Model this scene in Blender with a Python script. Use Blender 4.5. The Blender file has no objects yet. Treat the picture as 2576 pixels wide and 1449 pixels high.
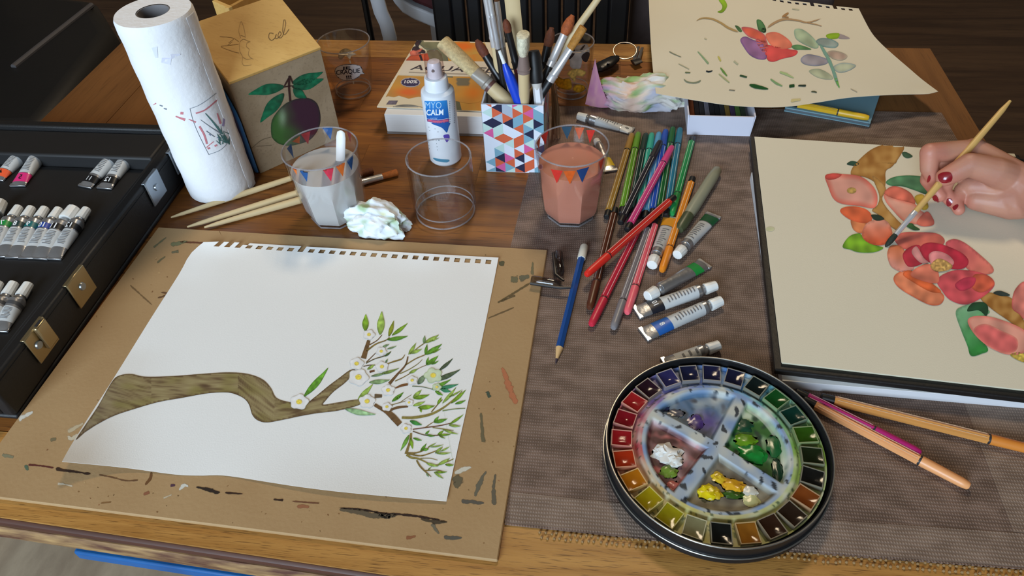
import bpy, bmesh, math, random
from mathutils import Vector, Matrix, noise
from mathutils.bvhtree import BVHTree
from mathutils.geometry import delaunay_2d_cdt

# ------------------------------------------------------------------ camera
SC = .52                       # metres between lens and table top
TZ = .75                       # table height
FPX, IW, IH = 1832.3, 2576, 1449
PITCH, ROLL, YAW = map(math.radians, (45.047, -3.4225, -9.0))
fwd = Vector((math.sin(YAW)*math.cos(PITCH), math.cos(YAW)*math.cos(PITCH), -math.sin(PITCH)))
_r = Vector((math.cos(YAW), -math.sin(YAW), 0)); _u = _r.cross(fwd)
RT = _r*math.cos(ROLL)+_u*math.sin(ROLL)
UP = -_r*math.sin(ROLL)+_u*math.cos(ROLL)
CAM = Vector((0, 0, TZ+SC))
scene = bpy.context.scene
COL = scene.collection
cd = bpy.data.cameras.new('camera'); cd.sensor_fit = 'HORIZONTAL'; cd.sensor_width = 36
cd.lens = FPX*36/IW; cd.clip_start = .01; cd.clip_end = 50
co = bpy.data.objects.new('camera', cd); COL.objects.link(co)
co.matrix_world = Matrix(((RT.x, UP.x, -fwd.x, CAM.x), (RT.y, UP.y, -fwd.y, CAM.y), (RT.z, UP.z, -fwd.z, CAM.z), (0, 0, 0, 1)))
scene.camera = co

# ------------------------------------------------------------------ light
vs = scene.view_settings
vs.view_transform = 'Standard'; vs.look = 'None'; vs.gamma = 1; vs.exposure = .1; vs.use_curve_mapping = False
wd = bpy.data.worlds.new('room'); scene.world = wd; wd.use_nodes = True
wd.node_tree.nodes['Background'].inputs[0].default_value = (.50, .40, .32, 1)
wd.node_tree.nodes['Background'].inputs[1].default_value = .16
def area(name, loc, target, sx, sy, energy, color):
    l = bpy.data.lights.new(name, 'AREA'); l.shape = 'RECTANGLE'; l.size = sx; l.size_y = sy
    l.energy = energy; l.color = color
    o = bpy.data.objects.new(name, l); COL.objects.link(o); o.location = loc
    o.rotation_euler = (Vector(target)-Vector(loc)).to_track_quat('-Z', 'Y').to_euler()
    return o
# daylight from the window in the wall behind the photographer, warm lamp under the ceiling beyond the table
area('window_front_offscreen', (-.95, -1.98, 1.80), (-.95, 1, 1.80), 1.5, 1.4, 112, (.66, .83, 1.0))
area('ceiling_lamp_offscreen', (.05, 1.75, 2.56), (.05, 1.74, 0), .35, .35, 19, (1.0, .80, .55))
scene.cycles.transparent_max_bounces = 32

# ------------------------------------------------------------------ helpers
def ray(x, y): return (RT*((x-IW/2)/FPX)-UP*((y-IH/2)/FPX)+fwd)
def U(x, y, h=0.):             # point h above the table seen at pixel x, y
    d = ray(x, y); return CAM+d*((TZ+h-CAM.z)/d.z)
def UY(x, y, Y):               # point on the vertical plane y = Y
    d = ray(x, y); return CAM+d*((Y-CAM.y)/d.y)
def V(*a): return Vector(a)
def lin(c):
    o = []
    for x in c[:3]:
        x = max(0, min(255, x))/255.
        o.append(x/12.92 if x <= .04045 else ((x+.055)/1.055)**2.4)
    return tuple(o)
def mixc(a, b, t):
    t = max(0, min(1, t)); return tuple(a[i]*(1-t)+b[i]*t for i in range(3))
def nz(x, y, z=0.): return noise.noise(Vector((x, y, z)))

MATS = {}
def M(name, rgb=(200, 200, 200), rough=.5, metal=0., nscale=0, namt=0., nstretch=(1, 1, 1), bscale=0, bstr=0., spec=.5,
      vcol=False, coat=0., sss=0., trans=0., alpha=1., dark=None, sheen=0.):
    if name in MATS: return MATS[name]
    m = bpy.data.materials.new(name); m.use_nodes = True
    nt = m.node_tree; N = nt.nodes; L = nt.links; b = N['Principled BSDF']
    b.inputs['Roughness'].default_value = rough; b.inputs['Metallic'].default_value = metal
    b.inputs['Specular IOR Level'].default_value = spec; b.inputs['Coat Weight'].default_value = coat
    b.inputs['Transmission Weight'].default_value = trans; b.inputs['Alpha'].default_value = alpha
    b.inputs['Sheen Weight'].default_value = sheen
    if sss:
        b.inputs['Subsurface Weight'].default_value = sss
        b.inputs['Subsurface Radius'].default_value = (.006, .002, .001); b.inputs['Subsurface Scale'].default_value = 1
    c = lin(rgb)+(1,)
    b.inputs['Base Color'].default_value = c
    tc = N.new('ShaderNodeTexCoord'); mp = N.new('ShaderNodeMapping'); L.new(tc.outputs['Object'], mp.inputs[0])
    mp.inputs['Scale'].default_value = nstretch
    src = None
    if vcol:
        at = N.new('ShaderNodeAttribute'); at.attribute_name = 'Col'; src = at.outputs['Color']
    if nscale:
        n = N.new('ShaderNodeTexNoise'); n.inputs['Scale'].default_value = nscale; n.inputs['Detail'].default_value = 5
        L.new(mp.outputs[0], n.inputs['Vector'])
        mx = N.new('ShaderNodeMix'); mx.data_type = 'RGBA'; mx.blend_type = 'MIX'
        rp = N.new('ShaderNodeMapRange'); rp.inputs[1].default_value = .35; rp.inputs[2].default_value = .7
        rp.inputs[3].default_value = 0; rp.inputs[4].default_value = namt
        L.new(n.outputs['Fac'], rp.inputs[0]); L.new(rp.outputs[0], mx.inputs[0])
        dk = lin(dark) if dark else tuple(x*.35 for x in c[:3])
        mx.inputs[6].default_value = c; mx.inputs[7].default_value = dk+(1,)
        if src: L.new(src, mx.inputs[6])
        src = mx.outputs[2]
    if src: L.new(src, b.inputs['Base Color'])
    if bscale:
        n2 = N.new('ShaderNodeTexNoise'); n2.inputs['Scale'].default_value = bscale; n2.inputs['Detail'].default_value = 4
        L.new(mp.outputs[0], n2.inputs['Vector'])
        bp = N.new('ShaderNodeBump'); bp.inputs['Strength'].default_value = bstr; bp.inputs['Distance'].default_value = .001
        L.new(n2.outputs['Fac'], bp.inputs['Height']); L.new(bp.outputs[0], b.inputs['Normal'])
    MATS[name] = m; return m
def PC(rgb, rough=.45, **k):   # plain coloured plastic, lacquer, ...
    return M('tone_%d_%d_%d_%d' % (rgb[0], rgb[1], rgb[2], int(rough*100)), rgb, rough, nscale=60, namt=.06, **k)
def wood(name, c1, c2, c3, axis=0, rough=.5, scale=1., tint=.25, pore=.5):
    if name in MATS: return MATS[name]
    m = bpy.data.materials.new(name); m.use_nodes = True
    nt = m.node_tree; N = nt.nodes; L = nt.links; b = N['Principled BSDF']; b.inputs['Roughness'].default_value = rough
    tc = N.new('ShaderNodeTexCoord'); st = [60*scale]*3; st[axis] = 4*scale
    oi = N.new('ShaderNodeObjectInfo'); ad = N.new('ShaderNodeVectorMath'); ad.operation = 'MULTIPLY_ADD'
    mp = N.new('ShaderNodeMapping'); mp.inputs['Scale'].default_value = st
    cmb = N.new('ShaderNodeCombineXYZ')
    for i in range(3): L.new(oi.outputs['Random'], cmb.inputs[i])
    ad.inputs[1].default_value = (7, 7, 7); L.new(cmb.outputs[0], ad.inputs[0]); L.new(tc.outputs['Object'], ad.inputs[2])
    L.new(ad.outputs[0], mp.inputs[0])
    n = N.new('ShaderNodeTexNoise'); n.inputs['Scale'].default_value = 1; n.inputs['Detail'].default_value = 6; n.inputs['Distortion'].default_value = .6
    L.new(mp.outputs[0], n.inputs['Vector'])
    rp = N.new('ShaderNodeValToRGB'); e = rp.color_ramp.elements
    e[0].position = .34; e[0].color = lin(c2)+(1,); e[1].position = .66; e[1].color = lin(c1)+(1,)
    L.new(n.outputs['Fac'], rp.inputs[0])
    st2 = [800*scale]*3; st2[axis] = 34*scale
    mp2 = N.new('ShaderNodeMapping'); mp2.inputs['Scale'].default_value = st2; L.new(ad.outputs[0], mp2.inputs[0])
    n2 = N.new('ShaderNodeTexNoise'); n2.inputs['Scale'].default_value = 1; n2.inputs['Detail'].default_value = 3; L.new(mp2.outputs[0], n2.inputs['Vector'])
    r2 = N.new('ShaderNodeMapRange'); r2.inputs[1].default_value = .57; r2.inputs[2].default_value = .66; r2.inputs[3].default_value = 0; r2.inputs[4].default_value = pore
    L.new(n2.outputs['Fac'], r2.inputs[0])
    mx = N.new('ShaderNodeMix'); mx.data_type = 'RGBA'; L.new(r2.outputs[0], mx.inputs[0]); L.new(rp.outputs[0], mx.inputs[6]); mx.inputs[7].default_value = lin(c3)+(1,)
    hs = N.new('ShaderNodeHueSaturation'); mr = N.new('ShaderNodeMapRange'); mr.inputs[3].default_value = 1-tint; mr.inputs[4].default_value = 1+tint
    L.new(oi.outputs['Random'], mr.inputs[0]); L.new(mr.outputs[0], hs.inputs['Value']); L.new(mx.outputs[2], hs.inputs['Color'])
    L.new(hs.outputs[0], b.inputs['Base Color'])
    bp = N.new('ShaderNodeBump'); bp.inputs['Strength'].default_value = .25; bp.inputs['Distance'].default_value = .0006
    L.new(n2.outputs['Fac'], bp.inputs['Height']); L.new(bp.outputs[0], b.inputs['Normal'])
    MATS[name] = m; return m
def glassm(name, tint=(.995, .995, .995), edge=(.86, .86, .87), k=1.):
    if name in MATS: return MATS[name]
    m = bpy.data.materials.new(name); m.use_nodes = True
    nt = m.node_tree; N = nt.nodes; L = nt.links
    for n in list(N): N.remove(n)
    out = N.new('ShaderNodeOutputMaterial'); tr = N.new('ShaderNodeBsdfTransparent'); gl = N.new('ShaderNodeBsdfGlossy'); gl.inputs['Roughness'].default_value = .03
    lw = N.new('ShaderNodeLayerWeight'); lw.inputs['Blend'].default_value = .5
    pw = N.new('ShaderNodeMath'); pw.operation = 'POWER'; pw.inputs[1].default_value = 3; L.new(lw.outputs['Facing'], pw.inputs[0])
    cm = N.new('ShaderNodeMix'); cm.data_type = 'RGBA'; cm.inputs[6].default_value = tint+(1,); cm.inputs[7].default_value = edge+(1,)
    L.new(pw.outputs[0], cm.inputs[0]); L.new(cm.outputs[2], tr.inputs[0])
    p2 = N.new('ShaderNodeMath'); p2.operation = 'POWER'; p2.inputs[1].default_value = 4; L.new(lw.outputs['Facing'], p2.inputs[0])
    ml = N.new('ShaderNodeMath'); ml.operation = 'MULTIPLY_ADD'; ml.inputs[1].default_value = .35*k; ml.inputs[2].default_value = .03*k; L.new(p2.outputs[0], ml.inputs[0])
    mx = N.new('ShaderNodeMixShader'); L.new(ml.outputs[0], mx.inputs[0]); L.new(tr.outputs[0], mx.inputs[1]); L.new(gl.outputs[0], mx.inputs[2])
    L.new(mx.outputs[0], out.inputs[0]); MATS[name] = m; return m

class MB:
    def __init__(s): s.v = []; s.f = []; s.c = []; s.mi = []
    def add(s, vs, fs, mi=0, col=None):
        o = len(s.v); s.v += [Vector(p) for p in vs]; s.f += [[i+o for i in f] for f in fs]; s.mi += [mi]*len(fs)
        if col is not None: s.c += [lin(col)]*len(vs) if not isinstance(col, list) else col
        return s
    def loft(s, rings, caps=True, mi=0, closed=True, col=None):
        n = len(rings[0]); vs = [p for r in rings for p in r]; fs = []
        for i in range(len(rings)-1):
            for j in range(n if closed else n-1):
                k = (j+1) % n; fs.append([i*n+j, i*n+k, (i+1)*n+k, (i+1)*n+j])
        if caps and closed:
            fs.append(list(range(n))[::-1]); fs.append([(len(rings)-1)*n+j for j in range(n)])
        return s.add(vs, fs, mi, col)
    def lathe(s, prof, n=40, c=(0, 0, 0), mi=0, caps=False):
        c = Vector(c)
        return s.loft([[c+V(r*math.cos(2*math.pi*j/n), r*math.sin(2*math.pi*j/n), z) for j in range(n)] for r, z in prof], caps, mi)
    def tube(s, pts, rad, n=10, mi=0, caps=True, flat=None, up=None, col=None):
        pts = [Vector(p) for p in pts]
        if not isinstance(rad, (list, tuple)): rad = [rad]*len(pts)
        rings = []; pr = None
        for i, p in enumerate(pts):
            t = (pts[min(i+1, len(pts)-1)]-pts[max(i-1, 0)]).normalized()
            if pr is None:
                ref = Vector(up) if up else (V(0, 0, 1) if abs(t.z) < .9 else V(1, 0, 0))
            else: ref = pr
            b = (ref-t*ref.dot(t)).normalized(); a = t.cross(b); pr = b
            fl = flat[i] if flat else (1, 1)
            rings.append([p+a*(math.cos(2*math.pi*(j+.5)/n)*rad[i]*fl[0])+b*(math.sin(2*math.pi*(j+.5)/n)*rad[i]*fl[1]) for j in range(n)])
        return s.loft(rings, caps, mi, True, col)
    def capsule(s, a, b, ra, rb, n=16):
        a, b = Vector(a), Vector(b); t = (b-a).normalized(); P = []; R = []
        for k in range(6):
            q = math.pi/2*(1-k/5.); P.append(a-t*(ra*math.sin(q))); R.append(max(ra*math.cos(q), 1e-5))
        for k in range(6):
            q = math.pi/2*k/5.; P.append(b+t*(rb*math.sin(q))); R.append(max(rb*math.cos(q), 1e-5))
        return s.tube(P, R, n)
    def box(s, lo, hi, mi=0):
        x0, y0, z0 = lo; x1, y1, z1 = hi
        return s.add([(x0, y0, z0), (x1, y0, z0), (x1, y1, z0), (x0, y1, z0), (x0, y0, z1), (x1, y0, z1), (x1, y1, z1), (x0, y1, z1)],
                     [[3, 2, 1, 0], [4, 5, 6, 7], [0, 1, 5, 4], [1, 2, 6, 5], [2, 3, 7, 6], [3, 0, 4, 7]], mi)
    def prism(s, poly, z0, z1, mi=0):
        n = len(poly); vs = [V(p[0], p[1], z0) for p in poly]+[V(p[0], p[1], z1) for p in poly]
        fs = [list(range(n))[::-1], list(range(n, 2*n))]+[[i, (i+1) % n, n+(i+1) % n, n+i] for i in range(n)]
        return s.add(vs, fs, mi)
    def slab(s, quad, nrm, t, mi=0):      # a panel: four corners pushed along nrm by t
        q = [Vector(p) for p in quad]; n = Vector(nrm)*t
        return s.add(q+[p+n for p in q], [[3, 2, 1, 0], [4, 5, 6, 7]]+[[i, (i+1) % 4, 4+(i+1) % 4, 4+i] for i in range(4)], mi)
    def bvh(s): return BVHTree.FromPolygons(s.v, s.f)

ORG = {}
def tag(o, label, cat, group=None, kind=None):
    o['label'] = label; o['category'] = cat
    if group: o['group'] = group
    if kind: o['kind'] = kind
    return o
def thing(name, label, cat, loc, group=None):
    o = bpy.data.objects.new(name, None); o.empty_display_size = .02; COL.objects.link(o)
    o.location = Vector(loc); ORG[o.name] = Vector(loc); return tag(o, label, cat, group)
def build(mb, name, mats, parent=None, smooth=35, bevel=0, solid=0, label=None, fix=True, org=None, sub=0, bseg=2):
    if not isinstance(mats, (list, tuple)): mats = [mats]
    if parent is not None: o0 = ORG[parent.name]
    elif org is not None: o0 = Vector(org)
    else:
        xs = [p.x for p in mb.v]; ys = [p.y for p in mb.v]; o0 = V((min(xs)+max(xs))/2, (min(ys)+max(ys))/2, min(p.z for p in mb.v))
    me = bpy.data.meshes.new(name); me.from_pydata([p-o0 for p in mb.v], [], mb.f); me.update()
    if fix:
        bm = bmesh.new(); bm.from_mesh(me); bmesh.ops.recalc_face_normals(bm, faces=bm.faces[:]); bm.to_mesh(me); bm.free()
    for m in mats: me.materials.append(m)
    if len(mats) > 1: me.polygons.foreach_set('material_index', mb.mi)
    if mb.c:
        at = me.color_attributes.new('Col', 'FLOAT_COLOR', 'POINT')
        at.data.foreach_set('color', [x for c in mb.c for x in (c[0], c[1], c[2], c[3] if len(c) > 3 else 1.)])
    if smooth:
        me.polygons.foreach_set('use_smooth', [True]*len(me.polygons)); me.set_sharp_from_angle(angle=math.radians(smooth))
    ob = bpy.data.objects.new(name, me); COL.objects.link(ob)
    if parent is not None: ob.parent = parent
    else: ob.location = o0
    ORG[ob.name] = o0
    if bevel:
        md = ob.modifiers.new('bevel', 'BEVEL'); md.width = bevel; md.segments = bseg; md.limit_method = 'ANGLE'; md.angle_limit = math.radians(40)
    if solid:
        md = ob.modifiers.new('thickness', 'SOLIDIFY'); md.thickness = solid; md.offset = -1; es = ob.modifiers.new('crisp', 'EDGE_SPLIT'); es.split_angle = math.radians(50)
    if sub:
        md = ob.modifiers.new('soft', 'SUBSURF'); md.levels = sub; md.render_levels = sub
    if label: ob['label'] = label
    return ob

# ---- flat paint, print and ink laid on a surface
def crv(poly, step=8, closed=True):
    P = [Vector((p[0], p[1])) for p in poly]; n = len(P); out = []
    for i in range(n if closed else n-1):
        p0 = P[(i-1) % n] if closed else P[max(i-1, 0)]; p1 = P[i]; p2 = P[(i+1) % n]; p3 = P[(i+2) % n] if closed else P[min(i+2, n-1)]
        m = max(2, int((p2-p1).length/step)+1)
        for k in range(m):
            t = k/m
            out.append(.5*((2*p1)+(p2-p0)*t+(2*p0-5*p1+4*p2-p3)*t*t+(3*p1-p0-3*p2+p3)*t**3))
    if not closed: out.append(P[-1])
    return out
def rsm(poly, step=8):
    P = [Vector((p[0], p[1])) for p in poly]; out = []
    for i in range(len(P)):
        a, b = P[i], P[(i+1) % len(P)]; m = max(1, int((b-a).length/step))
        for k in range(m): out.append(a.lerp(b, k/m))
    return out
def inpoly(x, y, P):
    r = False; j = len(P)-1
    for i in range(len(P)):
        if (P[i].y > y) != (P[j].y > y) and x < (P[j].x-P[i].x)*(y-P[i].y)/(P[j].y-P[i].y)+P[i].x: r = not r
        j = i
    return r
def edged(x, y, P):
    d = 1e9
    for i in range(len(P)):
        a = P[i]; b = P[(i+1) % len(P)]; ab = b-a; q = Vector((x, y))-a
        t = max(0, min(1, q.dot(ab)/max(ab.length_squared, 1e-9))); d = min(d, (q-ab*t).length)
    return d
def lay(x, y, bv, off):
    h = bv.ray_cast(CAM, ray(x, y).normalized())
    if h[0] is None:
        h = bv.find_nearest(CAM+ray(x, y)*.8)
    n = h[1]
    if n.dot(CAM-h[0]) < 0: n = -n
    return h[0]+n*off
def wash(ci, ce=None, amt=.25, sc=.03, ew=6, p=None):
    ce = ce or tuple(x*.85 for x in ci)
    def f(x, y, d):
        c = mixc(ce, ci, d/ew)
        n = nz(x*sc, y*sc, ci[0]*.1)
        return tuple(v*(1+amt*n) for v in c)
    return f
def grad(c1, c2, p1, p2, amt=.15, sc=.04, ew=4, ed=.88):
    a = Vector(p1); b = Vector(p2)-a
    def f(x, y, d):
        t = (Vector((x, y))-a).dot(b)/b.length_squared; t += .25*nz(x*sc, y*sc, 3.)
        c = mixc(c1, c2, t); k = 1+amt*nz(x*sc, y*sc, 9.)
        if d < ew: k *= ed
        return tuple(v*k for v in c)
    return f
PAINT = M('paint_on_surface', vcol=True, rough=.65, spec=.3)
GLOSSP = M('printed_gloss', vcol=True, rough=.35)
def decal_mb(mb, poly, bv, col, off, step, curve, fillstep=None):
    P = crv(poly, step) if curve else rsm(poly, step)
    Q = [P[0]]
    for p in P[1:]:
        if (p-Q[-1]).length > .25: Q.append(p)
    if (Q[0]-Q[-1]).length < .25: Q.pop()
    n = len(Q); pts = list(Q); fs = fillstep or step
    x0 = min(p.x for p in Q); x1 = max(p.x for p in Q); y0 = min(p.y for p in Q); y1 = max(p.y for p in Q)
    y = y0+fs*.5; r = 0
    while y < y1:
        x = x0+fs*(.5 if r % 2 else .95)
        while x < x1:
            if inpoly(x, y, Q) and edged(x, y, Q) > fs*.45: pts.append(Vector((x, y)))
            x += fs
        y += fs*.87; r += 1
    vo, eo, fo, _, _, _ = delaunay_2d_cdt(pts, [], [list(range(n))], 1, 1e-4)
    fn = col if callable(col) else None
    cs = [lin(fn(p.x, p.y, edged(p.x, p.y, Q))) if fn else lin(col) for p in vo]
    mb.add([lay(p.x, p.y, bv, off) for p in vo], fo, 0, cs)
def decal(parent, name, poly, bv, col, off=.00025, step=8, curve=True, mat=None, label=None):
    mb = MB(); decal_mb(mb, poly, bv, col, off, step, curve)
    return build(mb, name, mat or PAINT, parent, smooth=0, fix=False, label=label)
def strokepoly(pts, w):
    P = crv(pts, 6, False) if len(pts) > 2 else [Vector(p) for p in pts]
    n = len(P); A = []; B = []
    for i, p in enumerate(P):
        t = (P[min(i+1, n-1)]-P[max(i-1, 0)])
        if t.length < 1e-6: continue
        t.normalize(); q = Vector((-t.y, t.x)); u = i/max(1, n-1)
        ww = w if not isinstance(w, (list, tuple)) else w[min(int(u*(len(w)-1)), len(w)-2)]*(1-(u*(len(w)-1)-min(int(u*(len(w)-1)), len(w)-2)))+w[min(int(u*(len(w)-1)), len(w)-2)+1]*(u*(len(w)-1)-min(int(u*(len(w)-1)), len(w)-2))
        A.append(p+q*ww*.5); B.append(p-q*ww*.5)
    return A, B
def stroke_mb(mb, pts, w, bv, col, off):
    A, B = strokepoly(pts, w); n = len(A); P = A+B
    fn = col if callable(col) else None
    cs = [lin(fn(p.x, p.y, 3)) if fn else lin(col) for p in P]
    mb.add([lay(p.x, p.y, bv, off) for p in P], [[i, i+1, n+i+1, n+i] for i in range(n-1)], 0, cs)
def softm(name, amt, sc):
    if name in MATS: return MATS[name]
    m = M(name, vcol=True, rough=.8, spec=.2); nt = m.node_tree; N = nt.nodes; L = nt.links; b = N['Principled BSDF']
    at = [n for n in N if n.type == 'ATTRIBUTE'][0]; tc = [n for n in N if n.type == 'TEX_COORD'][0]
    ns = N.new('ShaderNodeTexNoise'); ns.inputs['Scale'].default_value = sc; ns.inputs['Detail'].default_value = 5; L.new(tc.outputs['Object'], ns.inputs['Vector'])
    s = N.new('ShaderNodeMath'); s.operation = 'MULTIPLY_ADD'; s.inputs[1].default_value = amt; L.new(ns.outputs['Fac'], s.inputs[0]); L.new(at.outputs['Alpha'], s.inputs[2])
    mr = N.new('ShaderNodeMapRange'); mr.interpolation_type = 'SMOOTHSTEP'; mr.inputs[1].default_value = .25+amt*.5; mr.inputs[2].default_value = .65+amt*.5; L.new(s.outputs[0], mr.inputs[0]); L.new(mr.outputs[0], b.inputs['Alpha'])
    return m
SOFT = softm('dry_brushed_paint', 1.6, 220); SOFT2 = softm('soft_watercolour', .35, 150)
def soft_stroke(parent, name, pts, w, col, bv, off=.0003, mat=None, grow=1.5):
    ww = [x*grow+1.5 for x in w] if isinstance(w, (list, tuple)) else w*grow+1.5
    if len(pts) == 2: a, b = Vector(pts[0]), Vector(pts[1]); pts = [a+(b-a)*k for k in (-.08, .25, .5, .75, 1.08)]
    A, B = strokepoly(pts, ww); n = len(A); P = []; al = []
    for i in range(n):
        e = min(1, min(i, n-1-i)/max(1, n*.12)); c = (A[i]+B[i])*.5
        P += [A[i], A[i].lerp(c, .5), c, B[i].lerp(c, .5), B[i]]; al += [0, .6*e, e, .6*e, 0]
    mb = MB(); mb.add([lay(p.x, p.y, bv, off) for p in P], [[i*5+k, i*5+k+1, (i+1)*5+k+1, (i+1)*5+k] for i in range(n-1) for k in range(4)], 0, [lin(col)+(a,) for a in al])
    return build(mb, name, mat or SOFT, parent, smooth=0, fix=False)
def strokes(parent, name, items, bv, off=.0003, mat=None):
    mb = MB()
    for pts, w, col in items: stroke_mb(mb, pts, w, bv, col, off)
    return build(mb, name, mat or PAINT, parent, smooth=0, fix=False)
def leafpoly(p0, p1, w, bend=0.):
    a = Vector(p0); b = Vector(p1); t = b-a; q = Vector((-t.y, t.x)).normalized()
    c = [a+t*.22+q*(w*.8+bend*.5), a+t*.5+q*(w+bend), a+t*.8+q*(w*.5+bend*.6), b, a+t*.8+q*(-w*.45+bend*.6), a+t*.5+q*(-w+bend), a+t*.22+q*(-w*.8+bend*.5)]
    return [a]+c
def ell(cx, cy, rx, ry, rot=0, n=14):
    c, s = math.cos(math.radians(rot)), math.sin(math.radians(rot))
    return [(cx+rx*math.cos(2*math.pi*i/n)*c-ry*math.sin(2*math.pi*i/n)*s, cy+rx*math.cos(2*math.pi*i/n)*s+ry*math.sin(2*math.pi*i/n)*c) for i in range(n)]
def textmesh(s, bold=0.):
    cu = bpy.data.curves.new('lettering', 'FONT'); cu.body = s; cu.size = 1; cu.resolution_u = 3; cu.offset = bold
    o = bpy.data.objects.new('lettering', cu); COL.objects.link(o); dg = bpy.context.evaluated_depsgraph_get(); dg.update()
    me = o.evaluated_get(dg).to_mesh(); vs = [(p.co.x, p.co.y) for p in me.vertices]; fs = [list(p.vertices) for p in me.polygons]
    bpy.data.objects.remove(o); bpy.data.curves.remove(cu)
    return vs, fs
def text(parent, name, s, org, ux, uy, bv, col, off=.0004, bold=0., mat=None):
    vs, fs = textmesh(s, bold); w = max(v[0] for v in vs); mb = MB()   # ux: pixel run of the whole word, uy: pixel rise of a capital
    P = [lay(org[0]+v[0]/w*ux[0]+v[1]/.69*uy[0], org[1]+v[0]/w*ux[1]+v[1]/.69*uy[1], bv, off) for v in vs]
    mb.add(P, fs, 0, col); return build(mb, name, mat or PAINT, parent, smooth=0, fix=False)

# ================================================================== room and table
random.seed(4)
floor_m = wood('floor_boards', (92, 70, 52), (66, 48, 36), (40, 28, 22), axis=0, rough=.6, scale=.35, tint=.05)
mb = MB(); mb.box((-2.75, -2.1, -.05), (2.75, 3.8, 0)); o = build(mb, 'floor', floor_m, smooth=0); o['kind'] = 'structure'; o['label'] = 'dark brown wooden floor'; o['category'] = 'floor'

wallm = M('wall_plaster', (150, 132, 112), .9, nscale=3, namt=.12)
for nm, lo, hi in (('wall_left', (-2.75, -2, 0), (-2.65, 3.7, 2.6)), ('wall_right', (2.65, -2, 0), (2.75, 3.7, 2.6)), ('wall_back', (-2.75, 3.7, 0), (2.75, 3.8, 2.6)), ('wall_front', (-2.75, -2.1, 0), (2.75, -2, 2.6)), ('ceiling', (-2.75, -2.1, 2.6), (2.75, 3.8, 2.7))):
    mb = MB(); mb.box(lo, hi); o = build(mb, nm, wallm, smooth=0); o['kind'] = 'structure'; o['label'] = 'plain plastered '+nm.split('_')[0]+' of the room'; o['category'] = nm.split('_')[0]
mb = MB(); mb.box((-1.3, -.5, .0002), (.5, .95, .012)); tag(build(mb, 'floor_rug', M('rug_pile', (176, 156, 130), .95, nscale=26, namt=.55, nstretch=(1, .35, 1), dark=(120, 100, 80), bscale=120, bstr=.8), bevel=.005), 'grey-brown rug on the floor under the front edge of the table', 'rug')
T = TZ
def yf(x): return .2285-.049*(x+.458)
table = thing('dining_table', 'large wooden table with dark top planks and light oak borders under the art supplies', 'table', (-.15, .63, 0))
oak = wood('oak_border', (186, 136, 70), (160, 110, 50), (84, 50, 20), axis=0, rough=.45, scale=1.7, tint=.03, pore=.7)
dkw = wood('stained_plank', (152, 94, 36), (106, 61, 23), (54, 28, 12), axis=0, rough=.42, scale=.8, tint=.12, pore=.65)
dkw2 = wood('stained_plank_cross', (128, 84, 42), (112, 72, 34), (72, 42, 18), axis=1, rough=.5, scale=.7, tint=.03, pore=.3)
def plank(poly, m, name='plank'):
    b = MB(); b.prism(poly, T-.018, T); return build(b, name, m, table, smooth=0)
plank([(-.767, yf(-.767)), (.46, yf(.46)), (.46, .3045), (-.767, .3045)], oak, 'border_plank')
plank([(-.549, .9835), (.219, .9835), (.219, 1.036), (-.549, 1.036)], oak, 'border_plank')
for x0, x1, wm in ((-.767, -.67, dkw2), (-.669, -.55, dkw2), (.22, .34, dkw2), (.341, .46, dkw2)):
    plank([(x0, .3055), (x1, .3055), (x1, 1.036), (x0, 1.036)], wm, 'end_plank')
rows = 9; dy = (.9825-.3055)/rows
for i in range(rows):
    y0 = .3055+i*dy; xs = [-.549]+sorted(random.uniform(-.45, .12) for _ in range(2))+[.219]
    for a, b_ in zip(xs[:-1], xs[1:]):
        plank([(a+.0001, y0+.0001), (b_-.0001, y0+.0001), (b_-.0001, y0+dy-.0001), (a+.0001, y0+dy-.0001)], dkw)
bead = M('dark_moulding', (84, 48, 34), .5, nscale=30, namt=.6, nstretch=(.3, 4, 4), dark=(40, 22, 18))
worn = M('worn_edge', (176, 140, 90), .7, nscale=40, namt=1.3, nstretch=(.5, 3, 3), dark=(84, 46, 30), bscale=60, bstr=.6)
def alongfront(prof, x0=-.767, x1=.46, n=24):
    b = MB(); b.loft([[V(x0+(x1-x0)*i/n, yf(x0+(x1-x0)*i/n)+p[0], T+p[1]) for p in prof] for i in range(n+1)]); return b
build(alongfront([(.003, -.0115), (.0, -.0115), (-.002, -.0105), (-.0035, -.0085), (-.0038, -.006), (-.003, -.0035), (-.001, -.002), (-.0002, -.0018), (-.0002, -.011)]), 'moulding', bead, table, label='dark brown moulded front edge')
build(alongfront([(.02, -.0185), (-.0001, -.0185), (-.0001, -.012), (-.0030, -.012), (-.0048, -.015), (-.0056, -.020), (-.006, -.025), (-.0045, -.0285), (.02, -.0285)]), 'lower_lip', worn, table, label='worn light lower edge with chipped paint')
b = MB(); q = [U(182, 1390, -.036), U(640, 1460, -.036)]; dq = (q[1]-q[0]).normalized(); nn = V(-dq.y, dq.x, 0)
e1 = q[0]+dq*.8
b.slab([q[0], e1, e1+nn*.05, q[0]+nn*.05], (0, 0, -1), .012); build(b, 'blue_rail', M('blue_paint', (24, 96, 160), .45, nscale=20, namt=.5, dark=(10, 50, 100)), table, bevel=.002, label='blue painted rail under the front edge')
for x in (-.70, .39):
    for y in (.60, .96):
        b = MB(); b.lathe([(.0, 0), (.028, 0), (.03, .04), (.034, .3), (.036, .55), (.036, T-.02), (0, T-.02)], 20, (x, y, 0)); build(b, 'leg', dkw, table)
for a, b_ in (((-.7, .93), (.39, .95)), ((-.72, .58), (-.70, .94)), ((.385, .58), (.405, .94))):
    b = MB(); b.box((a[0], a[1], T-.10), (b_[0], b_[1], T-.0185)); build(b, 'apron', dkw, table, smooth=0)

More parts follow.
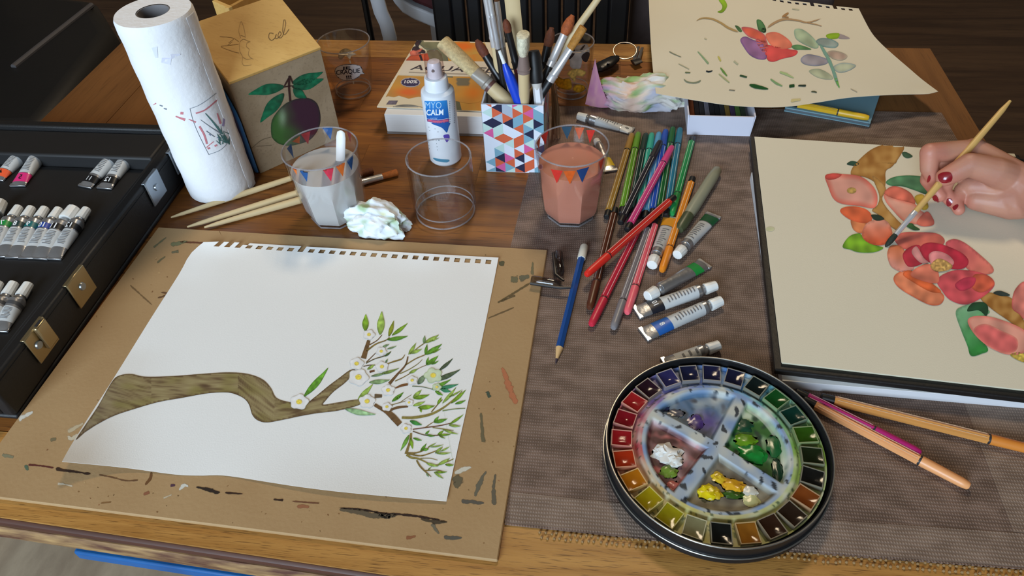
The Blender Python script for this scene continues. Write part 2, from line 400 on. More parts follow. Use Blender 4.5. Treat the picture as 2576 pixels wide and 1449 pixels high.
# ---- woven table runner
def weave(name, c1, c2):
    m = bpy.data.materials.new(name); m.use_nodes = True; nt = m.node_tree; N = nt.nodes; L = nt.links; b = N['Principled BSDF']
    b.inputs['Roughness'].default_value = .55; b.inputs['Specular IOR Level'].default_value = .35
    tc = N.new('ShaderNodeTexCoord')
    w1 = N.new('ShaderNodeTexWave'); w1.inputs['Scale'].default_value = 150; w1.inputs['Distortion'].default_value = 1.2; w1.inputs['Detail'].default_value = 1; w1.bands_direction = 'X'
    w2 = N.new('ShaderNodeTexWave'); w2.inputs['Scale'].default_value = 105; w2.inputs['Distortion'].default_value = 1.5; w2.inputs['Detail'].default_value = 1; w2.bands_direction = 'Y'
    ns = N.new('ShaderNodeTexNoise'); ns.inputs['Scale'].default_value = 40; ns.inputs['Detail'].default_value = 6
    mpn = N.new('ShaderNodeMapping'); mpn.inputs['Scale'].default_value = (1, 1.8, 1); L.new(tc.outputs['Object'], mpn.inputs[0])
    for w in (w1, w2): L.new(tc.outputs['Object'], w.inputs['Vector'])
    L.new(mpn.outputs[0], ns.inputs['Vector'])
    mu = N.new('ShaderNodeMath'); mu.operation = 'MULTIPLY'; L.new(w1.outputs['Fac'], mu.inputs[0]); L.new(w2.outputs['Fac'], mu.inputs[1])
    a = N.new('ShaderNodeMath'); a.operation = 'MULTIPLY_ADD'; L.new(ns.outputs['Fac'], a.inputs[0]); a.inputs[1].default_value = 1.3
    s2 = N.new('ShaderNodeMath'); s2.operation = 'MULTIPLY_ADD'; L.new(mu.outputs[0], s2.inputs[0]); s2.inputs[1].default_value = .55; s2.inputs[2].default_value = -.38
    L.new(s2.outputs[0], a.inputs[2])
    rp = N.new('ShaderNodeValToRGB'); e = rp.color_ramp.elements; e[0].position = .15; e[0].color = lin(c2)+(1,); e[1].position = .75; e[1].color = lin(c1)+(1,)
    L.new(a.outputs[0], rp.inputs[0]); L.new(rp.outputs[0], b.inputs['Base Color'])
    bp = N.new('ShaderNodeBump'); bp.inputs['Strength'].default_value = .5; bp.inputs['Distance'].default_value = .0006; L.new(mu.outputs[0], bp.inputs['Height']); L.new(bp.outputs[0], b.inputs['Normal'])
    MATS[name] = m; return m
MH = .0016
mat_m = weave('woven_taupe', (138, 116, 104), (92, 74, 64))
mat_b = weave('woven_taupe_border', (150, 130, 116), (112, 94, 82))
runner = thing('table_runner', 'taupe woven table runner under the pens, paint tin and sketchbook', 'table runner', (.17, .56, T))
mp_ = [(-.0575, .2590), (.0531, .2568), (.20, .2578), (.33, .2600), (.428, .262), (.427, .80), (.426, .862), (.1, .861), (-.0688, .8560), (-.083, .7032), (-.0903, .5623), (-.075, .40)]
b = MB(); b.prism(mp_, T+.0002, T+MH); build(b, 'cloth', mat_m, runner, smooth=0)
b = MB(); b.prism([(-.054, .2605), (.0531, .2583), (.20, .2593), (.33, .2615), (.425, .2635), (.425, .289), (.33, .287), (.20, .285), (.0531, .284), (-.056, .286)], T+MH, T+MH+.0003); build(b, 'border_band', mat_b, runner, smooth=0)
xr = U(2430, 1000).x
b = MB(); b.prism([(xr-.005, .2875), (.4255, .2895), (.4245, .80), (xr, .80)], T+MH, T+MH+.0003); build(b, 'border_band', mat_b, runner, smooth=0)
b = MB(); rnd = random.Random(3)
for r in range(2):
    for i in range(105):
        x = -.03+i*.0043+(.002 if r % 2 else 0)+rnd.uniform(-.0008, .0008); y = .2555+(x*.008)-r*.0042+rnd.uniform(-.0007, .0007)
        if y < yf(x)+.003: continue
        b.lathe([(0, .0022), (.0008, .0019), (.0011, .0009), (.0009, .0002)], 6, (x, y, T))
ob = build(b, 'fringe', M('beige_knots', (150, 120, 80), .8, nscale=50, namt=.2), runner); ob['kind'] = 'stuff'

# ================================================================== furniture behind the table
blk = M('black_leather', (14, 13, 13), .55, nscale=20, namt=.3, bscale=80, bstr=.2)
blw = M('black_lacquer', (12, 12, 15), .4, nscale=12, namt=.3)
arm = thing('armchair', 'black leather armchair beyond the far end of the table beside the paint case', 'armchair', (-1.3, 1.2, 0))
hA = -.10
pa = [U(288, 74, hA), U(238, -6, hA), U(-60, -40, hA), U(-60, 330, hA), U(100, 320, hA)]
pa = [(p.x, p.y) for p in pa]; pa[3] = (pa[3][0]-.1, pa[3][1]); pa[4] = (min(pa[4][0], -.80), pa[4][1])
b = MB(); b.prism(pa, .16, T+hA); build(b, 'seat', blk, arm, bevel=.03, bseg=4)
lp = [U(35, 170, hA), U(100, 118, hA), U(165, 67, hA), U(232, 14, hA)]
b = MB(); b.tube([p+V(0, 0, .001) for p in lp], .0055, 8); build(b, 'piping', M('grey_piping', (74, 70, 70), .6, nscale=40, namt=.2), arm, label='grey piping')
bx = [p[0] for p in pa]; by = [p[1] for p in pa]
b = MB(); b.prism([(min(bx)-.12, min(by)), (min(bx)+.06, min(by)), (min(bx)+.06, max(by)), (min(bx)-.12, max(by))], .16, .98); build(b, 'backrest', blk, arm, bevel=.04, bseg=4)
for px_, py_ in ((min(bx)+.05, min(by)+.08), (min(bx)+.05, max(by)-.08), (pa[0][0]-.1, pa[0][1]-.12), (-.88, min(by)+.08)):
    b = MB(); b.lathe([(0, 0), (.018, 0), (.026, .17), (0, .17)], 12, (px_, py_, 0)); build(b, 'leg', blw, arm)

def slat_chair(px0, px1, Y, nsl, label, m, name='slat_chair', slat_w=.86):
    a = UY(px0, 60, Y); c = UY(px1, 60, Y); t = thing(name, label, 'chair', ((a.x+c.x)/2, Y+.2, 0)); w = (c.x-a.x)/nsl
    for i in range(nsl):
        x = a.x+i*w
        bb = MB(); bb.box((x+w*(1-slat_w)/2, Y, .50), (x+w*(1+slat_w)/2, Y+.014, .93)); build(bb, 'slat', m, t, bevel=.004)
    bb = MB(); bb.box((a.x-.01, Y-.004, .925), (c.x+.01, Y+.02, 1.0)); build(bb, 'top_rail', m, t, bevel=.008)
    bb = MB(); bb.box((a.x-.01, Y-.002, .47), (c.x+.01, Y+.018, .505)); build(bb, 'lower_rail', m, t, bevel=.004)
    bb = MB(); bb.box((a.x-.01, Y+.02, .42), (c.x+.01, Y+.40, .46)); build(bb, 'seat', m, t, bevel=.01)
    for x in (a.x-.012, c.x+.012):
        bb = MB(); bb.box((x-.016, Y-.004, 0), (x+.016, Y+.026, .99)); build(bb, 'leg', m, t, bevel=.005)
        bb = MB(); bb.box((x-.016, Y+.37, 0), (x+.016, Y+.40, .42)); build(bb, 'leg', m, t, bevel=.005)
    return t
slat_chair(1135, 1535, 1.13, 10, 'black wooden slat-back chair standing behind the table and the brush cup', blw)
tp = M('taupe_fabric', (98, 84, 82), .9, nscale=60, namt=.25, bscale=400, bstr=.3)
a = UY(1583, 60, 1.25); c = UY(1790, 60, 1.25)
ch = thing('upholstered_chair', 'taupe fabric chair with a plain high back behind the loose flower study', 'chair', ((a.x+c.x)/2, 1.4, 0))
b = MB(); b.box((a.x, 1.25, .42), (c.x+.2, 1.31, .94)); build(b, 'backrest', tp, ch, bevel=.02, bseg=3)
b = MB(); b.box((a.x+.025, 1.315, .40), (c.x+.2, 1.72, .48)); build(b, 'seat', tp, ch, bevel=.02, bseg=3)
for x in (a.x+.045, c.x+.17):
    for y in (1.28, 1.68):
        b = MB(); b.box((x-.018, y-.018, 0), (x+.018, y+.018, .42)); build(b, 'leg', blw, ch, bevel=.004)
wh = M('white_lacquer', (196, 198, 204), .4, nscale=15, namt=.12)
Yw = 1.16
wc = thing('white_chair', 'white curved-leg chair with a dark red seat standing behind the table', 'chair', (UY(1000, 60, 1.3).x, 1.3, 0))
def leg_at(pxs, Y, r):
    P = [UY(x, y, Y) for x, y in pxs]; bb = MB(); bb.tube(P, r, 12, flat=[(1.0, .6)]*len(P), up=(0, 1, 0)); return bb
build(leg_at([(932, -130), (942, -60), (950, 0), (958, 30), (972, 60), (981, 95), (982, 130), (970, 200), (955, 260)], Yw, .0125), 'leg', wh, wc)
lowz = UY(955, 260, Yw)
b = MB(); b.tube([lowz+V(0, 0, .01), V(lowz.x-.01, Yw, .2), V(lowz.x-.05, Yw, .0)], [.0125, .012, .014], 12); build(b, 'leg', wh, wc)
band = [(972, -40), (990, -8), (1010, 15), (1040, 33), (1070, 45), (1100, 58)]
P = [UY(x, y, 1.24) for x, y in band]
b = MB(); b.loft([[p+V(0, 0, .013), p+V(0, .03, .013), p+V(0, .03, -.013), p+V(0, 0, -.013)] for p in P]); build(b, 'seat_rim', wh, wc, bevel=.003)
red = M('dark_red_fabric', (70, 14, 20), .8, nscale=25, namt=.5, dark=(20, 12, 14))
P2 = [p+V(.005, .004, .014) for p in P]
b = MB(); b.loft([[p, p+V(0, .25, 0), p+V(0, .25, .05), p+V(0, 0, .045)] for p in P2]); build(b, 'cushion', red, wc, bevel=.008)
for i in (1, 4):
    p = P[i]; b = MB(); b.tube([p+V(0, .28, -.01), V(p.x, 1.52, .2), V(p.x, 1.54, 0)], .012, 10); build(b, 'leg', wh, wc)
b = MB(); p = UY(924, 40, 1.3); b.tube([V(p.x, 1.3, 0), p, p+V(0, 0, .2)], .006, 8)
tag(build(b, 'metal_rod', blw), 'thin black upright rod behind the white chair leg', 'rod')

# ================================================================== drawing board and the branch drawing
BH = .004
hb = thing('drawing_board', 'stained brown hardboard drawing board lying under the branch drawing', 'board', (-.28, .41, T))
bq = [(398, 571), (1377, 628), (1252, 1410), (-95, 1240)]
bw = [U(x, y, BH) for x, y in bq]
b = MB(); b.prism([(p.x, p.y) for p in bw][::-1], T+.0003, T+BH); hard = M('hardboard', (172, 140, 98), .75, nscale=14, namt=.35, dark=(152, 116, 74), bscale=300, bstr=.2)
build(b, 'panel', hard, hb, smooth=0, bevel=.0008, bseg=1); bb_ = b.bvh()
cA = lambda x, y: (x/3.543, 1040+y/3.543)
cB = lambda x, y: (680+x/2.683, 1150+y/2.683)
cD = lambda x, y: (380+x/2.525, 560+y/2.525)
dkb = (60, 42, 32); gr = (96, 92, 76); wt = (208, 206, 196)
st = []
st += [([cA(240, 455), cA(380, 470), cA(500, 490)], [5, 3, 5], (92, 46, 40)), ([cA(480, 490), cA(560, 505), cA(700, 525), cA(825, 545)], [8, 6, 4, 5], dkb),
       ([cA(870, 545), cA(1000, 570), cA(1120, 600), cA(1240, 595)], [2, 3, 2, 3], (104, 74, 50)), ([cA(230, 460), cA(250, 510)], [9, 5], (86, 104, 84)),
       ([cA(1350, 520), cA(1340, 580), cA(1290, 640)], [4, 7, 2], (110, 76, 46)), ([cA(1740, 655), cA(1860, 680), cA(1940, 705), cA(1960, 690)], [2, 7, 10, 4], (50, 40, 34)),
       ([cA(2000, 705), cA(2080, 712), cA(2170, 718)], [4, 4, 1], dkb), ([cA(1590, 690), cA(1650, 640), cA(1680, 660)], [3, 9, 2], wt), ([cA(1460, 755), cA(1530, 725)], [4, 2], (190, 176, 150)),
       ([cA(600, 190), cA(640, 230), cA(700, 180)], [6, 12, 3], (196, 184, 160)), ([cA(610, 160), cA(740, 90)], [10, 5], (188, 172, 142)), ([cA(160, 60), cA(230, 20), cA(300, -20)], [10, 8, 4], wt),
       ([cA(1520, 640), cA(1560, 640)], [9, 3], (84, 58, 72)), ([cA(1280, 720), cA(1330, 700)], [5, 8], (140, 92, 66)), ([cA(20, 370), cA(120, 390)], [10, 5], (128, 124, 98)),
       ([cA(450, 240), cA(500, 230)], [10, 6], (120, 108, 80)), ([cA(900, 800), cA(990, 790)], [2, 3], (132, 98, 60)), ([cA(510, 630), cA(560, 630), cA(650, 650)], [7, 2, 3], (196, 182, 158))]
st += [([cB(20, 285), cB(85, 290)], [4, 6], dkb), ([cB(150, 298), cB(320, 312)], [2, 3], (112, 76, 54)), ([cB(430, 340), cB(620, 355), cB(760, 380), cB(960, 395), cB(1200, 435)], [2, 4, 5, 4, 4], (58, 42, 34)),
       ([cB(450, 352), cB(600, 370), cB(700, 395), cB(860, 398)], [5, 12, 15, 4], (98, 86, 68)), ([cB(720, 385), cB(780, 400), cB(850, 390)], [5, 14, 4], (58, 54, 46)), ([cB(1010, 415), cB(1100, 435), cB(1200, 440)], [6, 9, 4], (78, 66, 50)),
       ([cB(1090, 450), cB(1140, 520)], [8, 4], (112, 104, 86)), ([cB(1165, 535), cB(1220, 545), cB(1300, 545)], [9, 10, 2], (92, 88, 78)), ([cB(1235, 130), cB(1270, 170), cB(1240, 205)], [18, 26, 10], (104, 94, 72)),
       ([cB(1240, 110), cB(1300, 85), cB(1365, 68)], [8, 12, 2], (204, 198, 182)), ([cB(1460, 90), cB(1415, 170), cB(1380, 270)], [2, 12, 4], (104, 98, 82)), ([cB(1520, 110), cB(1505, 240), cB(1520, 330)], [3, 8, 12], (100, 92, 76)),
       ([cB(1285, 298), cB(1340, 300), cB(1450, 312)], [9, 10, 2], (92, 86, 76)), ([cB(920, 545), cB(980, 535)], [8, 3], (140, 92, 62)), ([cB(180, 330), cB(260, 335)], [9, 6], (150, 100, 70))]
st += [([cD(130, 140), cD(230, 120)], [12, 3], (116, 116, 84)), ([cD(190, 122), cD(340, 130)], [3, 4], (104, 66, 46)), ([cD(20, 155), cD(95, 95)], [4, 2], (112, 108, 80)), ([cD(40, 255), cD(90, 215)], [4, 2], (112, 104, 76)), ([cD(130, 190), cD(175, 183)], [4, 6], (110, 106, 82)),
       ([cD(2285, 360), cD(2330, 360)], [14, 16], (112, 106, 80)), ([cD(2340, 360), cD(2400, 340)], [16, 8], (106, 102, 82)), ([cD(2425, 250), cD(2420, 330)], [2, 8], (116, 108, 80)), ([cD(2210, 260), cD(2245, 258)], [10, 12], (92, 88, 64)),
       ([cD(2225, 500), cD(2310, 465)], [3, 4], (104, 88, 62)), ([(1262, 920), (1285, 985), (1300, 1020)], [4, 16, 10], (178, 112, 78)), ([(1210, 1040), (1215, 1110)], [4, 9], (108, 98, 72)), ([(1225, 985), (1232, 1000)], [8, 8], (72, 84, 70)), ([(330, 720), (380, 765)], [3, 2], (120, 96, 66)),
       ([(395, 750), (425, 740), (400, 735)], [3, 4, 2], (104, 76, 52)), ([(1255, 760), (1330, 715)], [3, 5], (104, 88, 60)), ([(1230, 800), (1290, 775)], [2, 3], (112, 92, 64))]
for pts, w, c in st: soft_stroke(hb, 'paint_stain', pts, w, c, bb_, .00012)
rnd = random.Random(8); sp = []
for i in range(170):
    u, v = rnd.random(), rnd.random()
    p = Vector(bq[0]).lerp(Vector(bq[1]), u).lerp(Vector(bq[3]).lerp(Vector(bq[2]), u), v)
    if not (0 < p.x < 1350): continue
    a = rnd.uniform(0, 6.3); l = rnd.uniform(1.5, 5); c = rnd.choice([(128, 92, 58), (138, 104, 66), (116, 92, 60), (186, 156, 112), (150, 98, 66)])
    sp.append(([(p.x, p.y), (p.x+l*math.cos(a), p.y+l*math.sin(a))], rnd.uniform(1.2, 3.2), c))
strokes(hb, 'paint_specks', sp, bb_, .0001)['kind'] = 'stuff'

def patch(top, bot, left, right, hfun, us, vs_, skip=None):
    """sheet of paper: Coons patch through four edges, hfun(u,v) height over the table"""
    def along(pts):
        P = crv(pts, 5, False); L = [0]
        for i in range(1, len(P)): L.append(L[-1]+(P[i]-P[i-1]).length)
        def f(t):
            s = t*L[-1]
            for i in range(1, len(P)):
                if L[i] >= s: return P[i-1].lerp(P[i], (s-L[i-1])/max(1e-9, L[i]-L[i-1]))
            return P[-1]
        return f
    ft, fb, fl, fr = along(top), along(bot), along(left), along(right)
    c00, c10, c01, c11 = ft(0), ft(1), fb(0), fb(1); mb = MB(); vv = []
    for v in vs_:
        for u in us:
            p = ft(u)*(1-v)+fb(u)*v+fl(v)*(1-u)+fr(v)*u-(c00*(1-u)*(1-v)+c10*u*(1-v)+c01*(1-u)*v+c11*u*v)
            vv.append(U(p.x, p.y, hfun(u, v)))
    n = len(us); fs = []
    for j in range(len(vs_)-1):
        for i in range(n-1):
            if skip and skip(i, j): continue
            fs.append([j*n+i, (j+1)*n+i, (j+1)*n+i+1, j*n+i+1])
    mb.add(vv, fs); return mb
PAPER = M('white_paper', (236, 236, 234), .8, nscale=8, namt=.03, bscale=900, bstr=.08)
CREAM = M('cream_paper', (222, 214, 192), .8, nscale=8, namt=.03, bscale=900, bstr=.08)
def holes_us(n, u0, u1, duty, extra=40):
    us = [0]; cols = set(); p = (u1-u0)/n
    for i in range(n):
        a = u0+p*i; us.append(a); cols.add(len(us)-1); us.append(a+p*duty)
    us.append(1); return us, cols
NH = 27
us, hc = holes_us(NH, .052, .995, .52)
vs1 = [0, .0105, .028]+[.028+(1-.028)*i/30 for i in range(1, 31)]
def skip1(i, j):
    if j == 1 and i in hc: return True
    if j == 0 and i in (1, 3, 5, 6, 17): return True
    if j == 1 and i in (0,): return False
    return False
def h1(u, v):
    h = BH+.0006
    h += .006*max(0, 1-((1-v)/.22))**2*(.5+.5*math.sin(2.2+u*7))*(1-.6*u)     # rolling lower edge
    h += .012*max(0, 1-(u/.22))**2*max(0, (v-.5)/.5)                        # lifted lower left corner
    h += .005*max(0, 1-u/.15)*max(0, 1-v/.18)                               # curled torn corner
    h += .003*max(0, 1-v/.10)**2*(.55+.45*math.sin(u*19))
    return h
sheet = patch([(512, 609), (560, 608), (800, 622), (1000, 634), (1254, 648)], [(156, 1161), (309, 1176), (437, 1193), (501, 1196), (565, 1196), (672, 1212), (758, 1225), (886, 1240), (1123, 1261)],
              [(512, 609), (478, 640), (450, 690), (380, 800), (288, 948), (215, 1062), (177, 1123), (156, 1161)], [(1254, 648), (1238, 730), (1205, 890), (1160, 1090), (1123, 1261)], h1, us, vs1, skip1)
sh = thing('drawing_sheet', 'white spiral-torn sheet with a pencil-coloured blossoming branch on the hardboard', 'drawing', (-.25, .42, T+BH))
build(sheet, 'paper', PAPER, sh, smooth=60, solid=.0002, fix=False); bs = sheet.bvh()

c8 = lambda x, y: (160+x/2.342, 760+y/2.342)
c7 = lambda x, y: (700+x/3.22, 770+y/3.22)
trunk = [(285, 470), (330, 433), (400, 425), (480, 440), (640, 437), (800, 425), (960, 415), (1080, 423), (1170, 455), (1220, 505), (1255, 565), (1330, 590), (1420, 600), (1480, 560), (1560, 495), (1620, 450), (1690, 400), (1720, 410), (1660, 475), (1590, 530), (1545, 580), (1530, 605), (1600, 595), (1735, 575), (1745, 605), (1620, 640), (1500, 655), (1400, 672), (1290, 695), (1200, 710), (1145, 698), (1112, 665), (1092, 605), (1060, 567), (1000, 540), (940, 533), (840, 540), (700, 565), (560, 590), (420, 630), (300, 670), (200, 720), (125, 768), (72, 812), (130, 722), (205, 610)]
def bark(x, y, d):
    vv = (y-.28*x if x < 380 else y-.05*x) if x < 600 else y-.75*x if x < 690 else y+.2*x
    s = .6*nz(x*.014, vv*.10, 1.)+.55*nz(x*.03, vv*.26, 4.); t = nz(x*.02, y*.03, 5.)
    c = mixc((124, 104, 72), (160, 146, 104), .5+s*1.1); c = mixc(c, (128, 118, 62), max(0, t)*1.2); c = mixc(c, (80, 58, 40), max(0, -s*1.4-.1))
    if x < 330: c = mixc(c, (150, 142, 130), (330-x)/260)
    if d < 3: c = mixc(c, (88, 66, 44), .7)
    return c
decal(sh, 'drawn_trunk', [c8(*p) for p in trunk], bs, bark, step=3.2)
tw = (112, 84, 52); tw2 = (132, 112, 60); tw3 = (140, 128, 66)
twigs = [([(690, 425), (715, 340), (733, 280)], [44, 34, 26], tw), ([(715, 365), (790, 310), (870, 280), (900, 255)], [16, 12, 9, 8], tw2), ([(740, 315), (800, 280), (840, 235)], [9, 7, 6], tw),
         ([(715, 455), (760, 410), (790, 380)], [9, 7, 5], tw), ([(710, 465), (780, 430), (860, 405), (910, 370)], [9, 7, 8, 5], (96, 86, 50)), ([(690, 490), (740, 480), (790, 480)], [8, 6, 4], (100, 80, 60)), ([(740, 535), (780, 525)], [18, 14], (110, 70, 40)),
         ([(880, 470), (940, 450), (1000, 430), (1025, 395)], [6, 12, 12, 4], tw2), ([(900, 630), (960, 560), (1030, 480), (1050, 410)], [26, 18, 13, 10], tw), ([(1030, 480), (1110, 430), (1190, 395), (1240, 360)], [10, 9, 8, 6], tw2),
         ([(985, 550), (1060, 515), (1130, 470), (1165, 435)], [8, 7, 6, 4], tw3), ([(945, 610), (1010, 580), (1080, 540), (1150, 500), (1200, 480)], [8, 7, 6, 5, 5], tw2), ([(950, 665), (1000, 645), (1050, 635)], [10, 20, 18], (122, 82, 46)),
         ([(1085, 650), (1160, 655), (1220, 668), (1260, 680)], [7, 6, 5, 5], (104, 116, 84)), ([(1070, 390), (1130, 340), (1180, 305), (1220, 280)], [7, 8, 8, 6], tw3), ([(780, 730), (840, 730)], [34, 24], (96, 80, 58)), ([(780, 800), (830, 830), (870, 850), (920, 890), (985, 960)], [26, 28, 40, 52, 48], tw),
         ([(900, 850), (960, 825), (1050, 815)], [18, 20, 14], tw), ([(1000, 905), (1100, 905), (1230, 880), (1330, 830), (1420, 760), (1490, 690)], [20, 22, 20, 16, 12, 6], tw3), ([(1240, 860), (1290, 800), (1330, 760)], [10, 9, 6], tw2), ([(1330, 850), (1430, 835), (1515, 830)], [8, 7, 5], (120, 138, 88)),
         ([(910, 805), (980, 785), (1040, 770)], [6, 6, 4], tw2), ([(990, 780), (1040, 745), (1080, 720)], [5, 5, 3], tw2), ([(1090, 1000), (1200, 985), (1310, 970), (1400, 950)], [8, 8, 8, 6], (110, 70, 50)), ([(1190, 985), (1250, 945), (1290, 925)], [7, 6, 4], tw2),
         ([(1090, 1015), (1180, 1045), (1260, 1050), (1390, 1040)], [8, 7, 8, 4], (100, 78, 52)), ([(1250, 985), (1350, 1000), (1420, 1010)], [7, 8, 4], tw3), ([(1075, 1030), (1070, 1090), (1050, 1150), (1035, 1200)], [16, 20, 18, 26], tw2), ([(1040, 1195), (1120, 1190), (1190, 1165), (1240, 1130)], [22, 12, 8, 5], tw2),
         ([(1050, 1195), (1150, 1215), (1240, 1190), (1330, 1150)], [14, 10, 9, 5], tw2), ([(1040, 1205), (1080, 1230), (1140, 1240), (1260, 1290), (1360, 1265), (1420, 1240)], [20, 16, 10, 10, 12, 5], tw3), ([(1120, 1250), (1150, 1300), (1200, 1350), (1240, 1385)], [12, 14, 12, 4], tw2), ([(1190, 1335), (1280, 1330), (1330, 1340)], [8, 7, 5], tw2), ([(1150, 1235), (1230, 1235), (1290, 1250)], [6, 6, 4], tw3)]
mbx = MB()
for pts, w, c in twigs: stroke_mb(mbx, [c7(*p) for p in pts], [x/3.22 for x in w], bs, lambda x, y, d, c=c: tuple(v*(1+.25*nz(x*.15, y*.15)) for v in c), .0003)
build(mbx, 'drawn_twigs', PAINT, sh, smooth=0, fix=False)['kind'] = 'stuff'
g1 = (120, 160, 40); g2 = (96, 152, 44); g3 = (150, 180, 80); g4 = (72, 88, 64); g5 = (140, 150, 40); g6 = (60, 140, 100); g7 = (130, 160, 110)
leaves = [((208, 735), (403, 503), 34, g2), ((705, 205), (708, 68), 34, g1), ((825, 235), (838, 45), 40, g3), ((895, 250), (935, 120), 22, g5), ((920, 240), (1048, 140), 20, g1), ((880, 275), (1050, 245), 22, g2), ((845, 330), (900, 312), 12, g7), ((880, 350), (960, 325), 10, g7),
          ((1055, 395), (1115, 300), 18, g3), ((1065, 385), (1165, 350), 18, g3), ((1180, 305), (1185, 240), 16, g7), ((1185, 300), (1300, 235), 22, g3), ((1220, 290), (1305, 258), 9, g3), ((1190, 395), (1205, 310), 16, g2), ((1190, 395), (1325, 310), 26, g2), ((1230, 385), (1320, 345), 10, g1),
          ((1200, 480), (1215, 415), 14, g2), ((1200, 480), (1295, 405), 24, g2), ((1240, 475), (1300, 445), 10, g2), ((1300, 525), (1415, 425), 18, g4), ((1260, 610), (1475, 515), 26, g4), ((1130, 635), (1190, 555), 30, (110, 130, 100)), ((735, 620), (905, 600), 24, g7), ((820, 555), (980, 505), 16, (120, 146, 70)), ((720, 515), (780, 475), 16, g3),
          ((750, 570), (880, 540), 14, g7), ((645, 760), (765, 635), 26, g3), ((540, 835), (790, 880), 30, (150, 190, 140)), ((920, 775), (1015, 700), 20, g2), ((1000, 725), (930, 770), 12, g2), ((1090, 745), (1160, 680), 20, g3), ((1095, 750), (1225, 720), 22, g1), ((1060, 545), (1130, 510), 16, g3), ((860, 410), (915, 370), 12, (86, 110, 56)), ((870, 460), (885, 430), 10, g7),
          ((1245, 670), (1400, 595), 20, g2), ((1310, 665), (1460, 635), 20, g6), ((1310, 670), (1400, 695), 22, g6), ((1270, 690), (1335, 725), 16, g2), ((1090, 810), (1190, 775), 18, g3), ((1130, 825), (1270, 810), 24, g1), ((1150, 830), (1160, 865), 12, g1), ((1290, 800), (1320, 740), 16, g1), ((1330, 790), (1440, 660), 18, g3), ((1400, 790), (1520, 680), 18, g1), ((1430, 795), (1520, 765), 14, g2), ((1380, 740), (1490, 680), 10, g3),
          ((1065, 930), (1165, 965), 22, (60, 140, 60)), ((1260, 940), (1300, 895), 14, g2), ((1260, 945), (1370, 915), 20, g2), ((1385, 960), (1500, 880), 14, g1), ((1380, 965), (1480, 975), 14, g3), ((1190, 1040), (1225, 1010), 12, g2), ((1200, 1045), (1270, 1055), 12, g2), ((1290, 1045), (1340, 1010), 14, g1), ((1300, 1045), (1400, 1040), 12, g1), ((1330, 1000), (1460, 1040), 12, g3), ((1300, 1050), (1355, 1075), 8, g1),
          ((1060, 1045), (990, 1175), 20, (110, 160, 60)), ((1070, 1070), (1090, 1160), 18, g1), ((1090, 1070), (1165, 1090), 12, g2), ((1150, 1180), (1200, 1115), 14, g2), ((1170, 1165), (1220, 1160), 16, g2), ((1210, 1145), (1280, 1110), 8, g3), ((1230, 1145), (1340, 1125), 8, g3), ((1270, 1195), (1330, 1140), 16, g3), ((1280, 1195), (1400, 1190), 12, g3), ((1310, 1180), (1390, 1140), 9, g3), ((1200, 1275), (1300, 1300), 16, g3), ((1290, 1290), (1390, 1235), 18, g3), ((1350, 1285), (1425, 1290), 14, g1), ((1260, 1345), (1340, 1400), 12, g3), ((1270, 1345), (1370, 1345), 12, g1), ((1200, 1355), (1220, 1385), 10, g7), ((1210, 1330), (1240, 1305), 7, g3)]
for p0, p1, w, c in leaves:
    a_, b_ = c7(*p0), c7(*p1)
    decal(sh, 'drawn_leaf', leafpoly(a_, b_, w/3.22*.75, (b_[0]-a_[0])*.03), bs, grad(tuple(v*.9 for v in c), tuple(min(255, v*1.18+8) for v in c), a_, b_, .3, .12, 1.2, .8), .0004, 3.5)
for x, y, r in ((170, 780, 80), (650, 580, 86), (635, 470, 62), (735, 235, 52), (835, 370, 46), (840, 495, 56), (890, 685, 58), (720, 775, 70), (880, 820, 44), (1060, 785, 36), (1085, 605, 46), (1035, 995, 48), (1255, 565, 78), (1285, 660, 40)):
    px_, py_ = c7(x, y); rr = r/3.22; gn = x in (1255, 1285)
    pol = []
    for i in range(20):
        a = 2*math.pi*i/20; q = rr*(.76+.24*abs(math.cos(2.5*a+x))); pol.append((px_+q*math.cos(a), py_+q*.82*math.sin(a)))
    ce = (176, 196, 150) if gn else (214, 214, 212); ci = (206, 220, 190) if gn else (236, 236, 236)
    ob = decal(sh, 'drawn_blossom', pol, bs, wash(ci, ce, .06, .1, 2.2), .0006, 3)
    m2 = MB(); decal_mb(m2, ell(px_, py_, rr*.3, rr*.26), bs, wash((240, 218, 84), (226, 208, 120), .2, .3, 2), .0008, 2.5, True); build(m2, 'stamens', PAINT, ob, smooth=0, fix=False)

